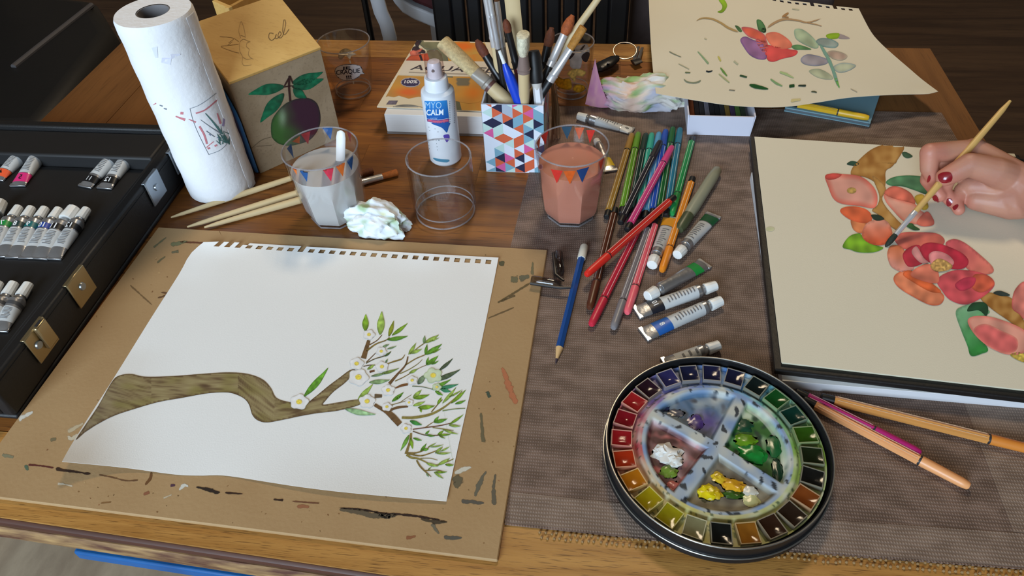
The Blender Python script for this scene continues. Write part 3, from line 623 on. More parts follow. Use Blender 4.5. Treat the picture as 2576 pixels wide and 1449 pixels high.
# ================================================================== tools used on every paint tube, pen and brush
SILV = M('tube_foil', (172, 172, 174), .32, metal=.75, nscale=40, namt=.35, dark=(120, 122, 126), bscale=120, bstr=.5)
WCAP = M('white_plastic', (232, 232, 228), .4, nscale=60, namt=.05)
LABW = M('label_silver_white', (196, 198, 198), .45, nscale=50, namt=.12)
INK = M('dark_ink', (40, 40, 44), .6, nscale=60, namt=.2)
def paint_tube(p0, p1, r, band, label, group=None, bt=(.66, .86), num=None, numcol=(240, 240, 240), lab=(.08, .60), capr=.72, capl=2.1, bare=0., lines=9, surf=0., cat='paint tube', wide=1.4):
    """p0 pixel of the cap's end, p1 pixel of the crimped tail, surf height of what it lies on"""
    A = U(p0[0], p0[1], surf+r); B = U(p1[0], p1[1], surf+.0016); ax = (B-A); Lt = ax.length; d = ax.normalized()
    side = d.cross(V(0, 0, 1)).normalized(); upv = side.cross(d)
    t_ = thing('paint_tube', label, cat, ((A+B)/2).xy.to_3d()+V(0, 0, T+surf), group)
    cl = r*capl; s0 = cl+r*.9
    def sec(s, k=1., n=20):
        t = min(1, max(0, (s-s0)/(Lt-s0))); e = t**1.3
        w = r*(1+(wide-1)*e)*k; h = (r*(1-e)**.75+.0007)*k; c = A+d*s
        return c, w, h
    def ringat(s, k=1., n=20):
        c, w, h = sec(s, k); return [c+side*(w*math.cos(2*math.pi*j/n))+upv*(h*math.sin(2*math.pi*j/n)) for j in range(n)]
    b = MB(); N = 14
    b.loft([ringat(s0+(Lt-s0)*i/N) for i in range(N+1)]); build(b, 'body', SILV, t_)
    b = MB(); b.tube([A+d*(cl-r*.1), A+d*(cl+r*.25), A+d*(cl+r*.4), A+d*s0, A+d*(s0+r*.1)], [r*.6, r*.62, r*.8, r*.99, r*.98], 20); build(b, 'shoulder', SILV, t_)
    b = MB(); K = 24; rings = []
    for s, q in ((0, .80), (.0006, .9), (cl*.5, .96), (cl*.93, 1.04), (cl, 1.0)):
        rings.append([A+d*s+side*(r*capr*q*(1+(.03 if j % 2 else -.01))*math.cos(2*math.pi*j/K))+upv*(r*capr*q*(1+(.03 if j % 2 else -.01))*math.sin(2*math.pi*j/K)) for j in range(K)])
    b.loft(rings); build(b, 'cap', WCAP, t_, smooth=25)
    c, w, h = sec(Lt); q = [c-side*w*1.02-d*.004, c+side*w*1.02-d*.004, c+side*w*1.02+d*.0005, c-side*w*1.02+d*.0005]
    b = MB(); b.slab([x-upv*.0011 for x in q], upv, .0022); build(b, 'crimp', SILV, t_, bevel=.0004, bseg=1)
    if lab:
        b = MB(); b.loft([ringat(s0+(Lt-s0)*(lab[0]+(lab[1]-lab[0])*i/6), 1.012) for i in range(7)], caps=False); build(b, 'label_wrap', LABW, t_)
    if band:
        b = MB(); b.loft([ringat(s0+(Lt-s0)*(bt[0]+(bt[1]-bt[0])*i/4), 1.02) for i in range(5)], caps=False); build(b, 'colour_band', PC(band, .4), t_)
    def top(t, x, k=1.03):       # t along the tube, x -1..1 across, on the upper side
        c, w, h = sec(s0+(Lt-s0)*t, k); x = max(-.98, min(.98, x)); return c+side*(w*x)+upv*(h*math.sqrt(1-x*x)+.0002)
    if lines and lab:
        b = MB(); rr = random.Random(int(p0[0]+p0[1]))
        for i in range(lines):
            t = lab[0]+.05+(lab[1]-lab[0]-.1)*i/lines; dt = (lab[1]-lab[0])/lines*.26; a_ = -.62+rr.uniform(0, .15); e_ = a_+rr.uniform(.6, 1.15)
            xs = [a_+(e_-a_)*k/5 for k in range(6)]
            for x0, x1 in zip(xs[:-1], xs[1:]): b.add([top(t, x0), top(t, x1), top(t+dt, x1), top(t+dt, x0)], [[0, 1, 2, 3]])
        build(b, 'printed_lines', PC((104, 104, 108), .6), t_, smooth=0, fix=False)
    if num:
        vs, fs = textmesh(num, .02); w = max(v[0] for v in vs); tm = (bt[0]+bt[1])/2; hh = r*1.0; b = MB()
        tx, ux = d, side     # upright when read from the tail side
        c, ww, h = sec(s0+(Lt-s0)*tm, 1.03)
        for k in range(1): b.add([top(tm-(v[1]-.35)*hh*1.1/(Lt-s0), (v[0]-w/2)*hh*1.1/ww, 1.035) for v in vs], fs)
        build(b, 'number', PC(numcol, .5), t_, smooth=0, fix=False)
    return t_

def pen(cap_px, end_px, col, label, hc, he, capcol=None, plug=True, stripe=True, r=.0042, capl=.036, group='fibre-tip pens', clear=None):
    A = U(cap_px[0], cap_px[1], hc); B = U(end_px[0], end_px[1], he); d = (B-A).normalized()
    t_ = thing('fibre_pen', label, 'pen', V(A.x*.5+B.x*.5, A.y*.5+B.y*.5, T+min(hc, he)-r), group); cc = PC(capcol or col, .38)
    b = MB(); b.tube([A, A+d*.0012, A+d*.006, A+d*capl*.9, A+d*capl], [r*.55, r*.78, r*.93, r*1.03, r*1.03], 14); build(b, 'cap', cc, t_)
    b = MB(); b.tube([A+d*capl, A+d*(capl+.0016)], r*.98, 12); build(b, 'ring', INK, t_)
    e = B-d*(.011 if plug else 0.)
    b = MB(); b.tube([A+d*(capl+.0012), e], r, 6); build(b, 'barrel', PC(col, .35), t_, smooth=20)
    if stripe:
        sd = d.cross(V(0, 0, 1)).normalized(); up = sd.cross(d); b = MB(); n1 = (r*.87+.00012)
        for off in (-.48, .48):
            q0 = A+d*(capl+.003)+up*(n1)+sd*(r*off); q1 = e-d*.002+up*(n1)+sd*(r*off)
            b.add([q0-sd*.00032, q0+sd*.00032, q1+sd*.00032, q1-sd*.00032], [[0, 1, 2, 3]])
        build(b, 'pinstripe', PC(mixc(col, (240, 236, 228), .62), .5), t_, smooth=0, fix=False)
    if plug:
        b = MB(); b.tube([e, e+d*.002, B-d*.0012, B], [r*.9, r*.93, r*.88, r*.62], 14); build(b, 'end_plug', PC((22, 22, 24), .4), t_)
    return t_

def brush(end, tip, label, hr, hcol, fl, bl, bcol, fcol=None, group=None, flat=1., hmat=None, tipw=1., fr=None, dark_part=None, start=0., cat='paintbrush', up=None, point=.15, belly=1.5):
    """end: free end of the handle, tip: tip of the hairs (world points)"""
    A = Vector(end); B = Vector(tip); d = (B-A).normalized(); L = (B-A).length; fr = fr or hr*.8
    t_ = thing('paintbrush', label, cat, V(A.x*.5+B.x*.5, A.y*.5+B.y*.5, min(A.z, B.z)-hr*.8), group)
    hl = L-fl-bl; P = []; R = []
    for k in range(13):
        u = k/12; P.append(A+d*(hl*u)); q = (start or .45)+(1-(start or .45))*math.sin(min(1, u/.72)*math.pi/2) if u < .72 else 1-(u-.72)/.28*(1-fr*.97/hr)
        R.append(hr*q*(.55 if k == 0 else 1))
    b = MB(); b.tube(P, R, 14, up=up); build(b, 'handle', hmat or PC(hcol, .45), t_)
    if dark_part:
        c2, a0, a1 = dark_part; b = MB(); b.tube([P[k] for k in range(13) if a0 <= k <= a1], [R[k]*1.03 for k in range(13) if a0 <= k <= a1], 14, up=up); build(b, 'painted_grip', PC(c2, .4), t_)
    F0 = A+d*hl; F1 = F0+d*fl; fm = M('ferrule_metal', (222, 222, 224), .28, metal=.55, nscale=30, namt=.1) if fcol is None else PC(fcol, .35)
    fw = flat if flat > 1 else 1
    b = MB(); b.tube([F0-d*.001, F0+d*fl*.12, F0+d*fl*.16, F0+d*fl*.2, F0+d*fl*.6, F1], [fr*1.02, fr*1.04, fr*1.14, fr*1.0, fr*.97, fr*.95], 16, flat=[(1, 1)]*4+[((1+fw)/2, (1+1/fw)/2), (fw, 1/fw)], up=up); build(b, 'ferrule', fm, t_)
    hm = M('hair_%d_%d_%d' % bcol, bcol, .75, nscale=300, namt=.5, nstretch=(1, 1, 1), bscale=500, bstr=.6)
    b = MB(); pr = [(0, .93), (.25, 1.08*tipw), (.5, 1.06*tipw), (.75, .86*tipw), (.92, .5*tipw), (1, point)]
    if flat > 1 or point > .5: pr = [(0, .93), (.3, 1.02*tipw), (.7, 1.06*tipw), (.97, 1.06*tipw), (1, .96*tipw)]
    b.tube([F1+d*(bl*u) for u, q in pr], [fr*q for u, q in pr], 16, flat=[(fw, 1/fw)]*len(pr), up=up); build(b, 'bristles', hm, t_)
    return t_

# ================================================================== black paint case
CH = .05; cx1 = -.497; cx0 = -.86; cy0 = .317; cy1 = .713; w_ = .012; TRZ = .028
case = thing('paint_case', 'open black paint case with metal latches full of small silver paint tubes', 'paint case', ((cx0+cx1)/2, (cy0+cy1)/2, T))
cm = M('black_case_cloth', (17, 16, 17), .55, nscale=40, namt=.25, bscale=500, bstr=.25)
felt = M('black_tray_plastic', (20, 19, 20), .6, nscale=30, namt=.2)
b = MB(); b.box((cx0, cy0, T+.0005), (cx1, cy1, T+.006)); build(b, 'bottom', cm, case, bevel=.002)
for nm, lo, hi in (('wall_panel', (cx1-w_, cy0, T+.006), (cx1, cy1, T+CH)), ('wall_panel', (cx0, cy0, T+.006), (cx0+w_, cy1, T+CH)), ('wall_panel', (cx0+w_, cy0, T+.006), (cx1-w_, cy0+w_, T+CH)), ('wall_panel', (cx0+w_, cy1-w_, T+.006), (cx1-w_, cy1, T+CH))):
    b = MB(); b.box(lo, hi); build(b, nm, cm, case, bevel=.0025)
b = MB(); b.box((cx1-w_-.009, cy0+w_, T+CH-.02), (cx1-w_-.0005, cy1-w_, T+CH-.006)); build(b, 'inner_rim', felt, case, bevel=.002)
b = MB(); b.box((cx0+w_, cy1-w_-.05, T+.006), (cx1-w_-.01, cy1-w_, T+CH-.006)); build(b, 'tray_ledge', felt, case, bevel=.003)
b = MB(); b.box((cx0+w_, cy0+w_, T+.006), (cx1-w_-.01, cy1-w_-.051, T+TRZ)); build(b, 'tray', felt, case, bevel=.002)
def ridge(y, n0):
    for i in range(n0):
        x = cx1-.045-i*.0235
        bb = MB(); bb.tube([V(x, y, T+TRZ-.002), V(x, y+.012, T+TRZ-.002)], [.0095, .0095], 14); build(bb, 'tube_rest', M('shiny_black_plastic', (14, 14, 22), .25), case)
ry = U(200, 375, TRZ).y; ridge(ry, 12)
# latches
brass = M('nickel_plate', (178, 160, 122), .3, metal=.85, nscale=18, namt=.3); steel = M('steel_plate', (170, 180, 190), .3, metal=.8, nscale=18, namt=.2)
def latch(px, hook=False, m=brass, wy=.030):
    p = U(px[0], px[1], CH-.018); yy = p.y; x = cx1
    lt = MB(); lt.box((x-.002, yy-wy/2, T+CH), (x+.0022, yy+wy/2, T+CH+.0015)); l1 = build(lt, 'latch', m, case, bevel=.0004, bseg=1)
    lt = MB(); lt.box((x+.0008, yy-wy/2, T+CH-.030), (x+.0026, yy+wy/2, T+CH+.0012)); build(lt, 'plate', m, l1, bevel=.0008)
    lt = MB(); lt.tube([V(x+.0024, yy-(.006 if hook else 0), T+CH-.0135), V(x+.0042, yy-(.006 if hook else 0), T+CH-.0135)], [.0042, .0036], 16); build(lt, 'rivet', steel, l1)
    if hook:
        lt = MB(); lt.box((x+.0024, yy-.002, T+CH-.024), (x+.007, yy+wy/2-.003, T+CH+.003)); build(lt, 'catch', m, l1, bevel=.0012)
        lt = MB(); lt.box((x+.003, yy+.001, T+CH+.0028), (x+.0055, yy+wy/2-.006, T+CH+.0034)); build(lt, 'slot', INK, l1, smooth=0)
latch((380, 478), m=steel); latch((205, 728)); latch((103, 862), True); latch((432, 400), True, steel)
b = MB(); b.box((cx1-.0005, cy0+.004, T+CH-.0075), (cx1+.0006, cy1-.004, T+CH-.006)); build(b, 'seam', felt, case, smooth=0)
inq = 'small tubes lying in the black paint case'
rr_ = .0076
tb = [((80, 368), (-8, 452), (232, 92, 52), '4', 'silver paint tube with orange band number 4 at the back of the black case', (.62, .88), (20, 20, 20)),
      ((114, 370), (44, 468), (222, 48, 120), '5', 'silver paint tube with pink band number 5 at the back of the black case', (.62, .88), (20, 20, 20)),
      ((312, 375), (213, 470), (18, 18, 20), '11', 'silver paint tube with black tail band and folded end numbered 11 near the case rim', (.66, .86), (200, 200, 200)),
      ((343, 373), (262, 474), (18, 18, 20), '12', 'silver paint tube with black tail band numbered 12 beside the case rim', (.66, .86), (230, 230, 230)),
      ((2, 508), (-70, 640), (150, 190, 40), None, 'silver paint tube with fat white cap at the cut-off end of the middle case row', (.05, .2), (255, 255, 255)),
      ((48, 521), (-32, 644), (20, 140, 60), '7', 'silver paint tube with green band number 7 in the middle case row', (.10, .24), (240, 240, 240)),
      ((80, 523), (4, 646), (22, 56, 58), '8', 'silver paint tube with dark band number 8 in the middle case row', (.10, .24), (240, 240, 240)),
      ((114, 524), (34, 648), (16, 104, 106), '9', 'silver paint tube with teal band number 9 in the middle case row', (.10, .24), (240, 240, 240)),
      ((149, 526), (68, 650), (24, 64, 160), '10', 'silver paint tube with blue band number 10 in the middle case row', (.10, .24), (240, 240, 240)),
      ((188, 525), (96, 651), (22, 22, 24), '11', 'fat-capped silver paint tube with black band number 11 in the middle case row', (.10, .24), (240, 240, 240)),
      ((219, 526), (132, 652), (22, 22, 24), '12', 'silver paint tube with black band number 12 ending the middle case row', (.10, .24), (240, 240, 240)),
      ((-2, 711), (-70, 830), (60, 60, 62), None, 'silver paint tube at the cut-off end of the front case row', (.1, .2), (240, 240, 240)),
      ((36, 712), (-38, 832), (60, 60, 62), None, 'silver paint tube in the middle of the front case row', (.1, .2), (240, 240, 240)),
      ((73, 714), (-4, 834), (70, 70, 72), None, 'creased silver paint tube at the latch end of the front case row', (.1, .2), (240, 240, 240))]
for p0, p1, bc, nm, lb, bt, nc in tb:
    lab = (.06, .60) if bt[0] > .5 else (.27, .72)
    paint_tube(p0, p1, rr_*(1.12 if 'fat' in lb else 1), bc, lb, inq, bt, nm, nc, lab, capr=.92 if 'fat' in lb else .68, surf=TRZ, wide=1.25)

# ================================================================== kitchen roll
RC = V(-.450, .661, T); RR = .0385; RHh = .216
kr = thing('kitchen_roll', 'tall white kitchen paper roll standing beside the black paint case', 'paper roll', RC)
pm = M('kitchen_paper', (238, 238, 240), .9, nscale=12, namt=.04, bscale=160, bstr=.5)
b = MB(); pr = [(.0165, .0005), (.036, .0005), (RR, .003)]+[(RR+.0004*math.sin(i*1.7), .003+(RHh-.006)*i/20) for i in range(1, 20)]+[(RR, RHh-.003), (.0372, RHh), (.0165, RHh)]
b.lathe(pr, 72, RC); build(b, 'paper', pm, kr, smooth=50); br = b.bvh()
b = MB(); b.lathe([(.0164, .0008), (.0164, RHh-.0005), (.0152, RHh-.0005), (.0152, .0008), (.0164, .0008)], 48, RC); build(b, 'core', M('grey_card', (120, 116, 116), .9, nscale=30, namt=.15), kr)
a0 = math.radians(-12)
b = MB(); b.loft([[RC+V((RR+.0003+k*.0002)*math.cos(a0+k*.05), (RR+.0003+k*.0002)*math.sin(a0+k*.05), z) for k in range(8)] for z in (.001, .07, .14, RHh-.003)], closed=False); build(b, 'loose_edge', pm, kr, solid=.0003, fix=False)
cR = lambda x, y: (240+x/3.369, 80+y/3.369)
gl_ = (120, 128, 138); rd_ = (206, 128, 136); tl_ = (84, 124, 122); pu_ = (160, 150, 190)
st = [([(800, 650), (870, 625), (950, 575), (1025, 518)], 4, gl_), ([(800, 650), (830, 760), (880, 880), (960, 1040)], 4, gl_), ([(960, 1040), (1060, 1000), (1130, 930)], 4, gl_), ([(1025, 518), (1060, 600), (1100, 700)], 4, pu_),
      ([(850, 690), (930, 660), (1040, 570)], 12, rd_), ([(880, 800), (920, 870), (945, 950)], 16, rd_), ([(950, 990), (1030, 960)], 16, rd_), ([(680, 715), (760, 745)], [10, 22], rd_), ([(720, 688), (745, 690)], 22, rd_), ([(790, 740), (850, 765)], [6, 14], rd_),
      ([(930, 690), (1000, 770), (1070, 860)], [6, 14, 20], tl_), ([(890, 745), (980, 810), (1060, 860)], [3, 6, 10], gl_), ([(960, 870), (1050, 900)], [8, 10], (140, 150, 180)), ([(940, 840), (1010, 890)], 8, gl_), ([(1030, 690), (1060, 780)], [10, 18], rd_), ([(1040, 610), (1090, 700), (1080, 800)], [8, 14, 20], pu_),
      ([(545, 620), (570, 630)], [6, 12], gl_), ([(580, 648), (605, 655)], [8, 12], gl_), ([(490, 620), (515, 605)], [4, 10], rd_), ([(940, 980), (1000, 930)], [8, 8], rd_)]
for i in range(26):
    rnd = random.Random(i); a = 1040+rnd.uniform(0, 100); c_ = 850+rnd.uniform(0, 110); st.append(([(a, c_), (a+rnd.uniform(-50, 10), c_+rnd.uniform(-70, -20))], [10, 3], mixc(tl_, (60, 110, 104), rnd.random())))
st += [([(500, 130), (520, 220)], [50, 20], (222, 226, 240)), ([(560, 240), (640, 250)], [40, 60], (222, 224, 240)), ([(640, 210), (720, 190)], [40, 10], (224, 226, 240)), ([(870, 40), (900, 110)], [6, 22], (178, 150, 160)), ([(850, 0), (865, 40)], [5, 8], (150, 130, 140))]
for pts, w, c in st:
    strokes(kr, 'printed_mark', [([cR(*p) for p in pts], ([x/3.369 for x in w] if isinstance(w, list) else w/3.369), c)], br, .0003)

# ================================================================== slant-top wooden box with the painted fruit
bxA = U(655, 437); fd = V(.683, .731, 0); bk = V(-.731, .683, 0); BW = .1157; HF = .121; HB = .1577; BD = .085
wb = thing('wooden_box', 'slant-top wooden box with a painted green fruit and a pencilled bird on the lid', 'box', bxA+fd*BW/2+bk*BD/2)
wl = wood('pale_lid_wood', (214, 172, 100), (202, 158, 86), (176, 130, 66), axis=0, rough=.6, scale=.5, tint=.0, pore=.25)
wg = wood('grey_front_wood', (158, 136, 108), (144, 122, 94), (112, 92, 70), axis=0, rough=.7, scale=.5, tint=.0, pore=.3)
A = bxA; zt = V(0, 0, HF); zb = V(0, 0, HB); th = .006
b = MB(); b.slab([A, A+fd*BW, A+fd*BW+zt, A+zt], bk, th); build(b, 'front_panel', wg, wb, smooth=0, bevel=.0005); bf = b.bvh()
b = MB(); b.slab([A+bk*BD, A+fd*BW+bk*BD, A+fd*BW+bk*BD+zb, A+bk*BD+zb], -bk, th); build(b, 'back_panel', wg, wb, smooth=0)
for o_ in (V(0, 0, 0), fd*(BW-th)):
    q = [A+o_+bk*th, A+o_+bk*(BD-th), A+o_+bk*(BD-th)+V(0, 0, HB-.003), A+o_+bk*th+V(0, 0, HF+.002)]
    b = MB(); b.slab(q, fd, th); build(b, 'side_panel', wg, wb, smooth=0)
b = MB(); b.slab([A+fd*th+bk*th, A+fd*(BW-th)+bk*th, A+fd*(BW-th)+bk*(BD-th), A+fd*th+bk*(BD-th)], (0, 0, 1), .004); build(b, 'bottom', wg, wb, smooth=0)
sl = (bk*BD+zb-zt); ln = fd.cross(sl.normalized())
q = [A+zt-sl.normalized()*.001, A+fd*BW+zt-sl.normalized()*.001, A+fd*BW+zb+bk*BD, A+zb+bk*BD]
b = MB(); b.slab([p+ln*.0003 for p in q], ln, .004); lid = build(b, 'lid', wl, wb, smooth=0, bevel=.0006); bl_ = b.bvh()
c3 = lambda x, y: (480+x/3.15, y/3.15)
fr_ = [(635, 1050), (640, 960), (680, 890), (750, 820), (830, 785), (920, 775), (990, 810), (1020, 880), (1025, 960), (1000, 1040), (940, 1110), (860, 1140), (780, 1155), (700, 1140), (650, 1100)]
def fruit(x, y, d):
    X, Y = (x-480)*3.15, y*3.15
    c = mixc((60, 96, 44), (62, 34, 48), (X-700)/200-(Y-1000)/500+.35*nz(X*.01, Y*.01))
    g = math.exp(-((X-725)**2/900+(Y-930)**2/5200)); c = mixc(c, (150, 172, 140), g*.75)
    return mixc(c, (30, 46, 32), max(0, 1-d/4)*.6)
decal(wb, 'painted_fruit', [c3(*p) for p in fr_], bf, fruit, .0003, 6)
lv = [((740, 685), (455, 748), 42), ((735, 740), (550, 970), 46), ((800, 690), (1050, 625), 44), ((800, 660), (1045, 570), 40), ((810, 700), (915, 775), 36)]
for p0, p1, w in lv:
    a_, b2 = c3(*p0), c3(*p1); decal(wb, 'painted_leaf', leafpoly(a_, b2, w/3.15, 2), bf, grad((30, 78, 52), (20, 116, 76), a_, b2, .35, .1, 1.5, .9), .0004, 4)
strokes(wb, 'painted_stalk', [([c3(780, 600), c3(775, 680), c3(785, 800)], [6, 5, 5], (58, 34, 30)), ([c3(785, 600), c3(750, 660), c3(740, 680)], [4, 4, 3], (58, 34, 30)), ([c3(785, 605), c3(805, 660)], [3, 3], (58, 34, 30)), ([c3(730, 690), c3(800, 680), c3(815, 700)], [3, 3, 2], (58, 34, 30))], bf, .0006)
strokes(wb, 'wood_crack', [([c3(480, 1175), c3(560, 1110), c3(640, 1085)], [1, 2, 1], (112, 94, 72)), ([c3(520, 1160), c3(640, 1150)], [1, 1.5], (112, 94, 72))], bf, .0003)
pc = (170, 136, 86); pw = 1.1
hum = [[(395, 300), (380, 240), (400, 170), (425, 240), (432, 300)], [(385, 370), (390, 330), (420, 310), (450, 325), (472, 330), (445, 340)], [(385, 370), (390, 410), (410, 450), (405, 490)], [(445, 340), (440, 370), (462, 390), (455, 430), (470, 455), (495, 470)], [(380, 330), (330, 300), (230, 290)], [(380, 350), (300, 360), (240, 370), (340, 410), (385, 420)], [(410, 450), (440, 470), (480, 465)], [(405, 490), (420, 520), (480, 515)], [(395, 280), (430, 290)], [(340, 310), (300, 340)], [(330, 330), (290, 360)]]
cie = [[(655, 268), (625, 262), (618, 300), (640, 322), (668, 300), (678, 272), (668, 305), (690, 302), (716, 272), (705, 250), (690, 280), (702, 302), (728, 285), (752, 185), (738, 158), (728, 250), (745, 276), (778, 232)]]
strokes(lid, 'pencil_bird', [([c3(*p) for p in l], pw, pc) for l in hum], bl_, .0003)
strokes(lid, 'pencil_word', [([c3(*p) for p in l], 1.8, (120, 92, 56)) for l in cie], bl_, .0003)
# second wooden box seen behind it
wp = thing('wooden_tray', 'small pale wooden open box with a notched rim behind the slant-top box', 'box', U(600, 60, .0))
o_ = UY(533, 2, .90); e_ = UY(652, -22, 1.0); k_ = UY(575, 20, .885)
b = MB(); z0 = T+.0005; w2 = k_-o_
for p, q in ((o_, k_), (k_, e_)):
    b = MB(); dd = (q-p); nn = V(-dd.y, dd.x, 0).normalized(); b.slab([V(p.x, p.y, z0), V(q.x, q.y, z0), q, p], nn, .006); build(b, 'side_panel', wl, wp, smooth=0, bevel=.0006)
q4 = o_+(e_-k_); 
for p, q in ((o_, q4), (q4, e_)):
    b = MB(); dd = (q-p); nn = V(dd.y, -dd.x, 0).normalized(); b.slab([V(p.x, p.y, z0), V(q.x, q.y, z0), q, p], nn, .006); build(b, 'side_panel', wl, wp, smooth=0, bevel=.0006)
# blue folder between roll and box
bf_ = thing('blue_folder', 'glossy bright blue folder standing between the kitchen roll and the wooden box', 'folder', U(650, 440))
blue = M('blue_plastic', (70, 145, 222), .35, nscale=14, namt=.25, dark=(30, 90, 190))
P0 = A-fd*.0012-bk*.001; pts = []
b = MB(); rings = []
for i in range(9):
    z = .002+.112*i/8; lean = .004*math.sin(i/8*3)-.008*(i/8)**2
    p = P0+V(0, 0, z)-fd*(lean*0+.0)+bk*(.0+.030*max(0, (i-5)/3)**2)
    rings.append([p, p-fd*.0032+bk*.002, p-fd*.0034+bk*.07, p-fd*.0002+bk*.07])
b.loft(rings); build(b, 'cover', blue, bf_, bevel=.0015)

# ================================================================== glasses
def PJ(P):
    d = Vector(P)-CAM; z = d.dot(fwd); return (IW/2+FPX*d.dot(RT)/z, IH/2-FPX*d.dot(UP)/z)
def HG(base, y):               # height over base pixel at which a vertical reaches image row y
    P = U(*base); lo, hi = -.1, .45
    for _ in range(50):
        m = (lo+hi)/2
        if PJ(P+V(0, 0, m))[1] > y: lo = m
        else: hi = m
    return lo
GL = glassm('clear_glass', k=1.5); GLB = glassm('thick_glass_base', (.99, .99, .99), (.92, .92, .93), .7)
RIMG = M('glass_edge', (176, 172, 176), .12, alpha=.5, nscale=60, namt=.5, dark=(70, 66, 70))
def octr(th, k): # radius factor of an octagon, k = 0 circle
    a = (th+math.pi/8) % (math.pi/4)-math.pi/8; return 1*(1-k)+k*(math.cos(math.pi/8)/math.cos(a))*1.03
def tumbler(C, Rb, Rt, H, label, octo=False, base=.006, wall=.0017, n=64, group=None, chamf=.82, z0=.0004, bulge=0.):
    t_ = thing('drinking_glass', label, 'glass', C, group)
    def ring(z, dr=0.):
        u = z/H; r = Rb+(Rt-Rb)*u+bulge*math.sin(u*math.pi); k = 0
        if octo: k = 1-max(0, min(1, (u-.45)/.35))
        if z < .012: r *= chamf+(1-chamf)*(z/.012)**.6
        return [C+V((r-dr)*octr(2*math.pi*j/n, k)*math.cos(2*math.pi*j/n), (r-dr)*octr(2*math.pi*j/n, k)*math.sin(2*math.pi*j/n), z) for j in range(n)]
    zs = [z0, .002, .004, .008, .012]+[.012+(H-.014)*i/14 for i in range(1, 15)]+[H-.0006]
    outer = [ring(z) for z in zs]; top = [ring(H, wall*.5)]
    inner = [ring(z, wall) for z in reversed(zs) if z > base]
    b = MB(); b.loft(outer+top+inner, caps=False); build(b, 'glass_wall', GL, t_, smooth=30 if octo else 45)
    b = MB(); b.loft([ring(z, wall*1.05) for z in (z0+.0006, .002, .004, base-.0006)]); build(b, 'thick_base', GLB, t_)
    def loop(z, dr, rad, nm_):
        P = ring(z, dr); b = MB(); b.tube(P+[P[0]], rad, 8, caps=False); build(b, nm_, RIMG, t_)
    loop(H-.0003, wall*.5, wall*.52, 'rim'); loop(z0+.0012, .0008, .0009, 'foot_rim'); loop(base+.0004, wall+.001, .0007, 'inner_base_ring')
    m = MB(); m.loft(outer, caps=False); return t_, m.bvh(), ring
GBL = V(-.2935, .6165, T); GBR = V(-.0290, .6330, T+MH)
FB = (32, 78, 134); FR = (206, 50, 74); FO = (214, 106, 36); FR2 = (200, 44, 34); FB2 = (26, 58, 108); FO2 = (206, 88, 26)
def flags(t_, bv, items, nm='bunting_flag'):
    for tri, c in items: decal(t_, nm, tri, bv, wash(c, c, .08, .2, 2), .0004, 5, curve=False)
gL, bvL, ringL = tumbler(GBL, .0325, .0405, .090, 'bunting-printed glass of milky rinse water with a plastic stick', True, group=None)
e = lambda x, y: (680+x/4.528, 290+y/4.528)
flags(gL, bvL, [([e(315, 600), e(432, 608), e(420, 755)], FB), ([e(590, 610), e(722, 582), e(692, 752)], FR), ([e(735, 570), e(848, 535), e(825, 695)], FO), ([e(862, 510), e(942, 450), e(925, 625)], FB), ([e(225, 545), e(300, 600), e(305, 680)], FO),
                ([e(590, 135), e(712, 135), e(690, 278)], FB), ([e(870, 170), e(920, 205), e(915, 310)], (190, 60, 70)), ([e(345, 215), e(455, 180), e(430, 330)], (140, 42, 46)), ([e(245, 300), e(335, 235), e(330, 320)], (176, 84, 40)), ([e(185, 380), e(235, 320), e(265, 490)], FB)])
milk = M('cloudy_water', (192, 190, 188), .25, nscale=20, namt=.12, sss=.05, dark=(170, 166, 160))
def liquid(t_, ring, zl, m, z0=.0068):
    b = MB(); zs = [z0]+[z0+(zl-z0)*i/10 for i in range(1, 11)]
    b.loft([ring(z, .0019) for z in zs]); return build(b, 'water', m, t_)
liquid(gL, ringL, .066, milk)
gR, bvR, ringR = tumbler(GBR, .0300, .0384, .090, 'bunting-printed glass of peach-coloured rinse water standing on the runner', True)
g = lambda x, y: (1180+x/4.026, 240+y/4.026)
flags(gR, bvR, [([g(830, 745), g(950, 762), g(890, 888)], FR2), ([g(955, 765), g(1080, 762), g(1022, 897)], FO2), ([g(1088, 755), g(1215, 722), g(1145, 882)], FB2), ([g(1310, 660), g(1375, 600), g(1330, 760)], (176, 52, 30)),
                ([g(932, 312), g(1045, 312), g(992, 443)], (30, 74, 96)), ([g(1072, 325), g(1168, 325), g(1115, 450)], (190, 78, 26)), ([g(1188, 350), g(1280, 350), g(1225, 485)], (196, 44, 34)), ([g(720, 405), g(802, 350), g(772, 497)], FR2), ([g(675, 480), g(722, 412), g(705, 545)], FO2)])
decal(gR, 'paint_smudge', ell(*g(728, 722), 6, 8, 0, 12), bvR, wash((96, 50, 48), (150, 96, 84), .2, .2, 3), .0004, 3)
peach = M('peach_water', (196, 130, 108), .25, nscale=16, namt=.08, sss=.04, dark=(184, 114, 92))
liquid(gR, ringR, .070, peach)
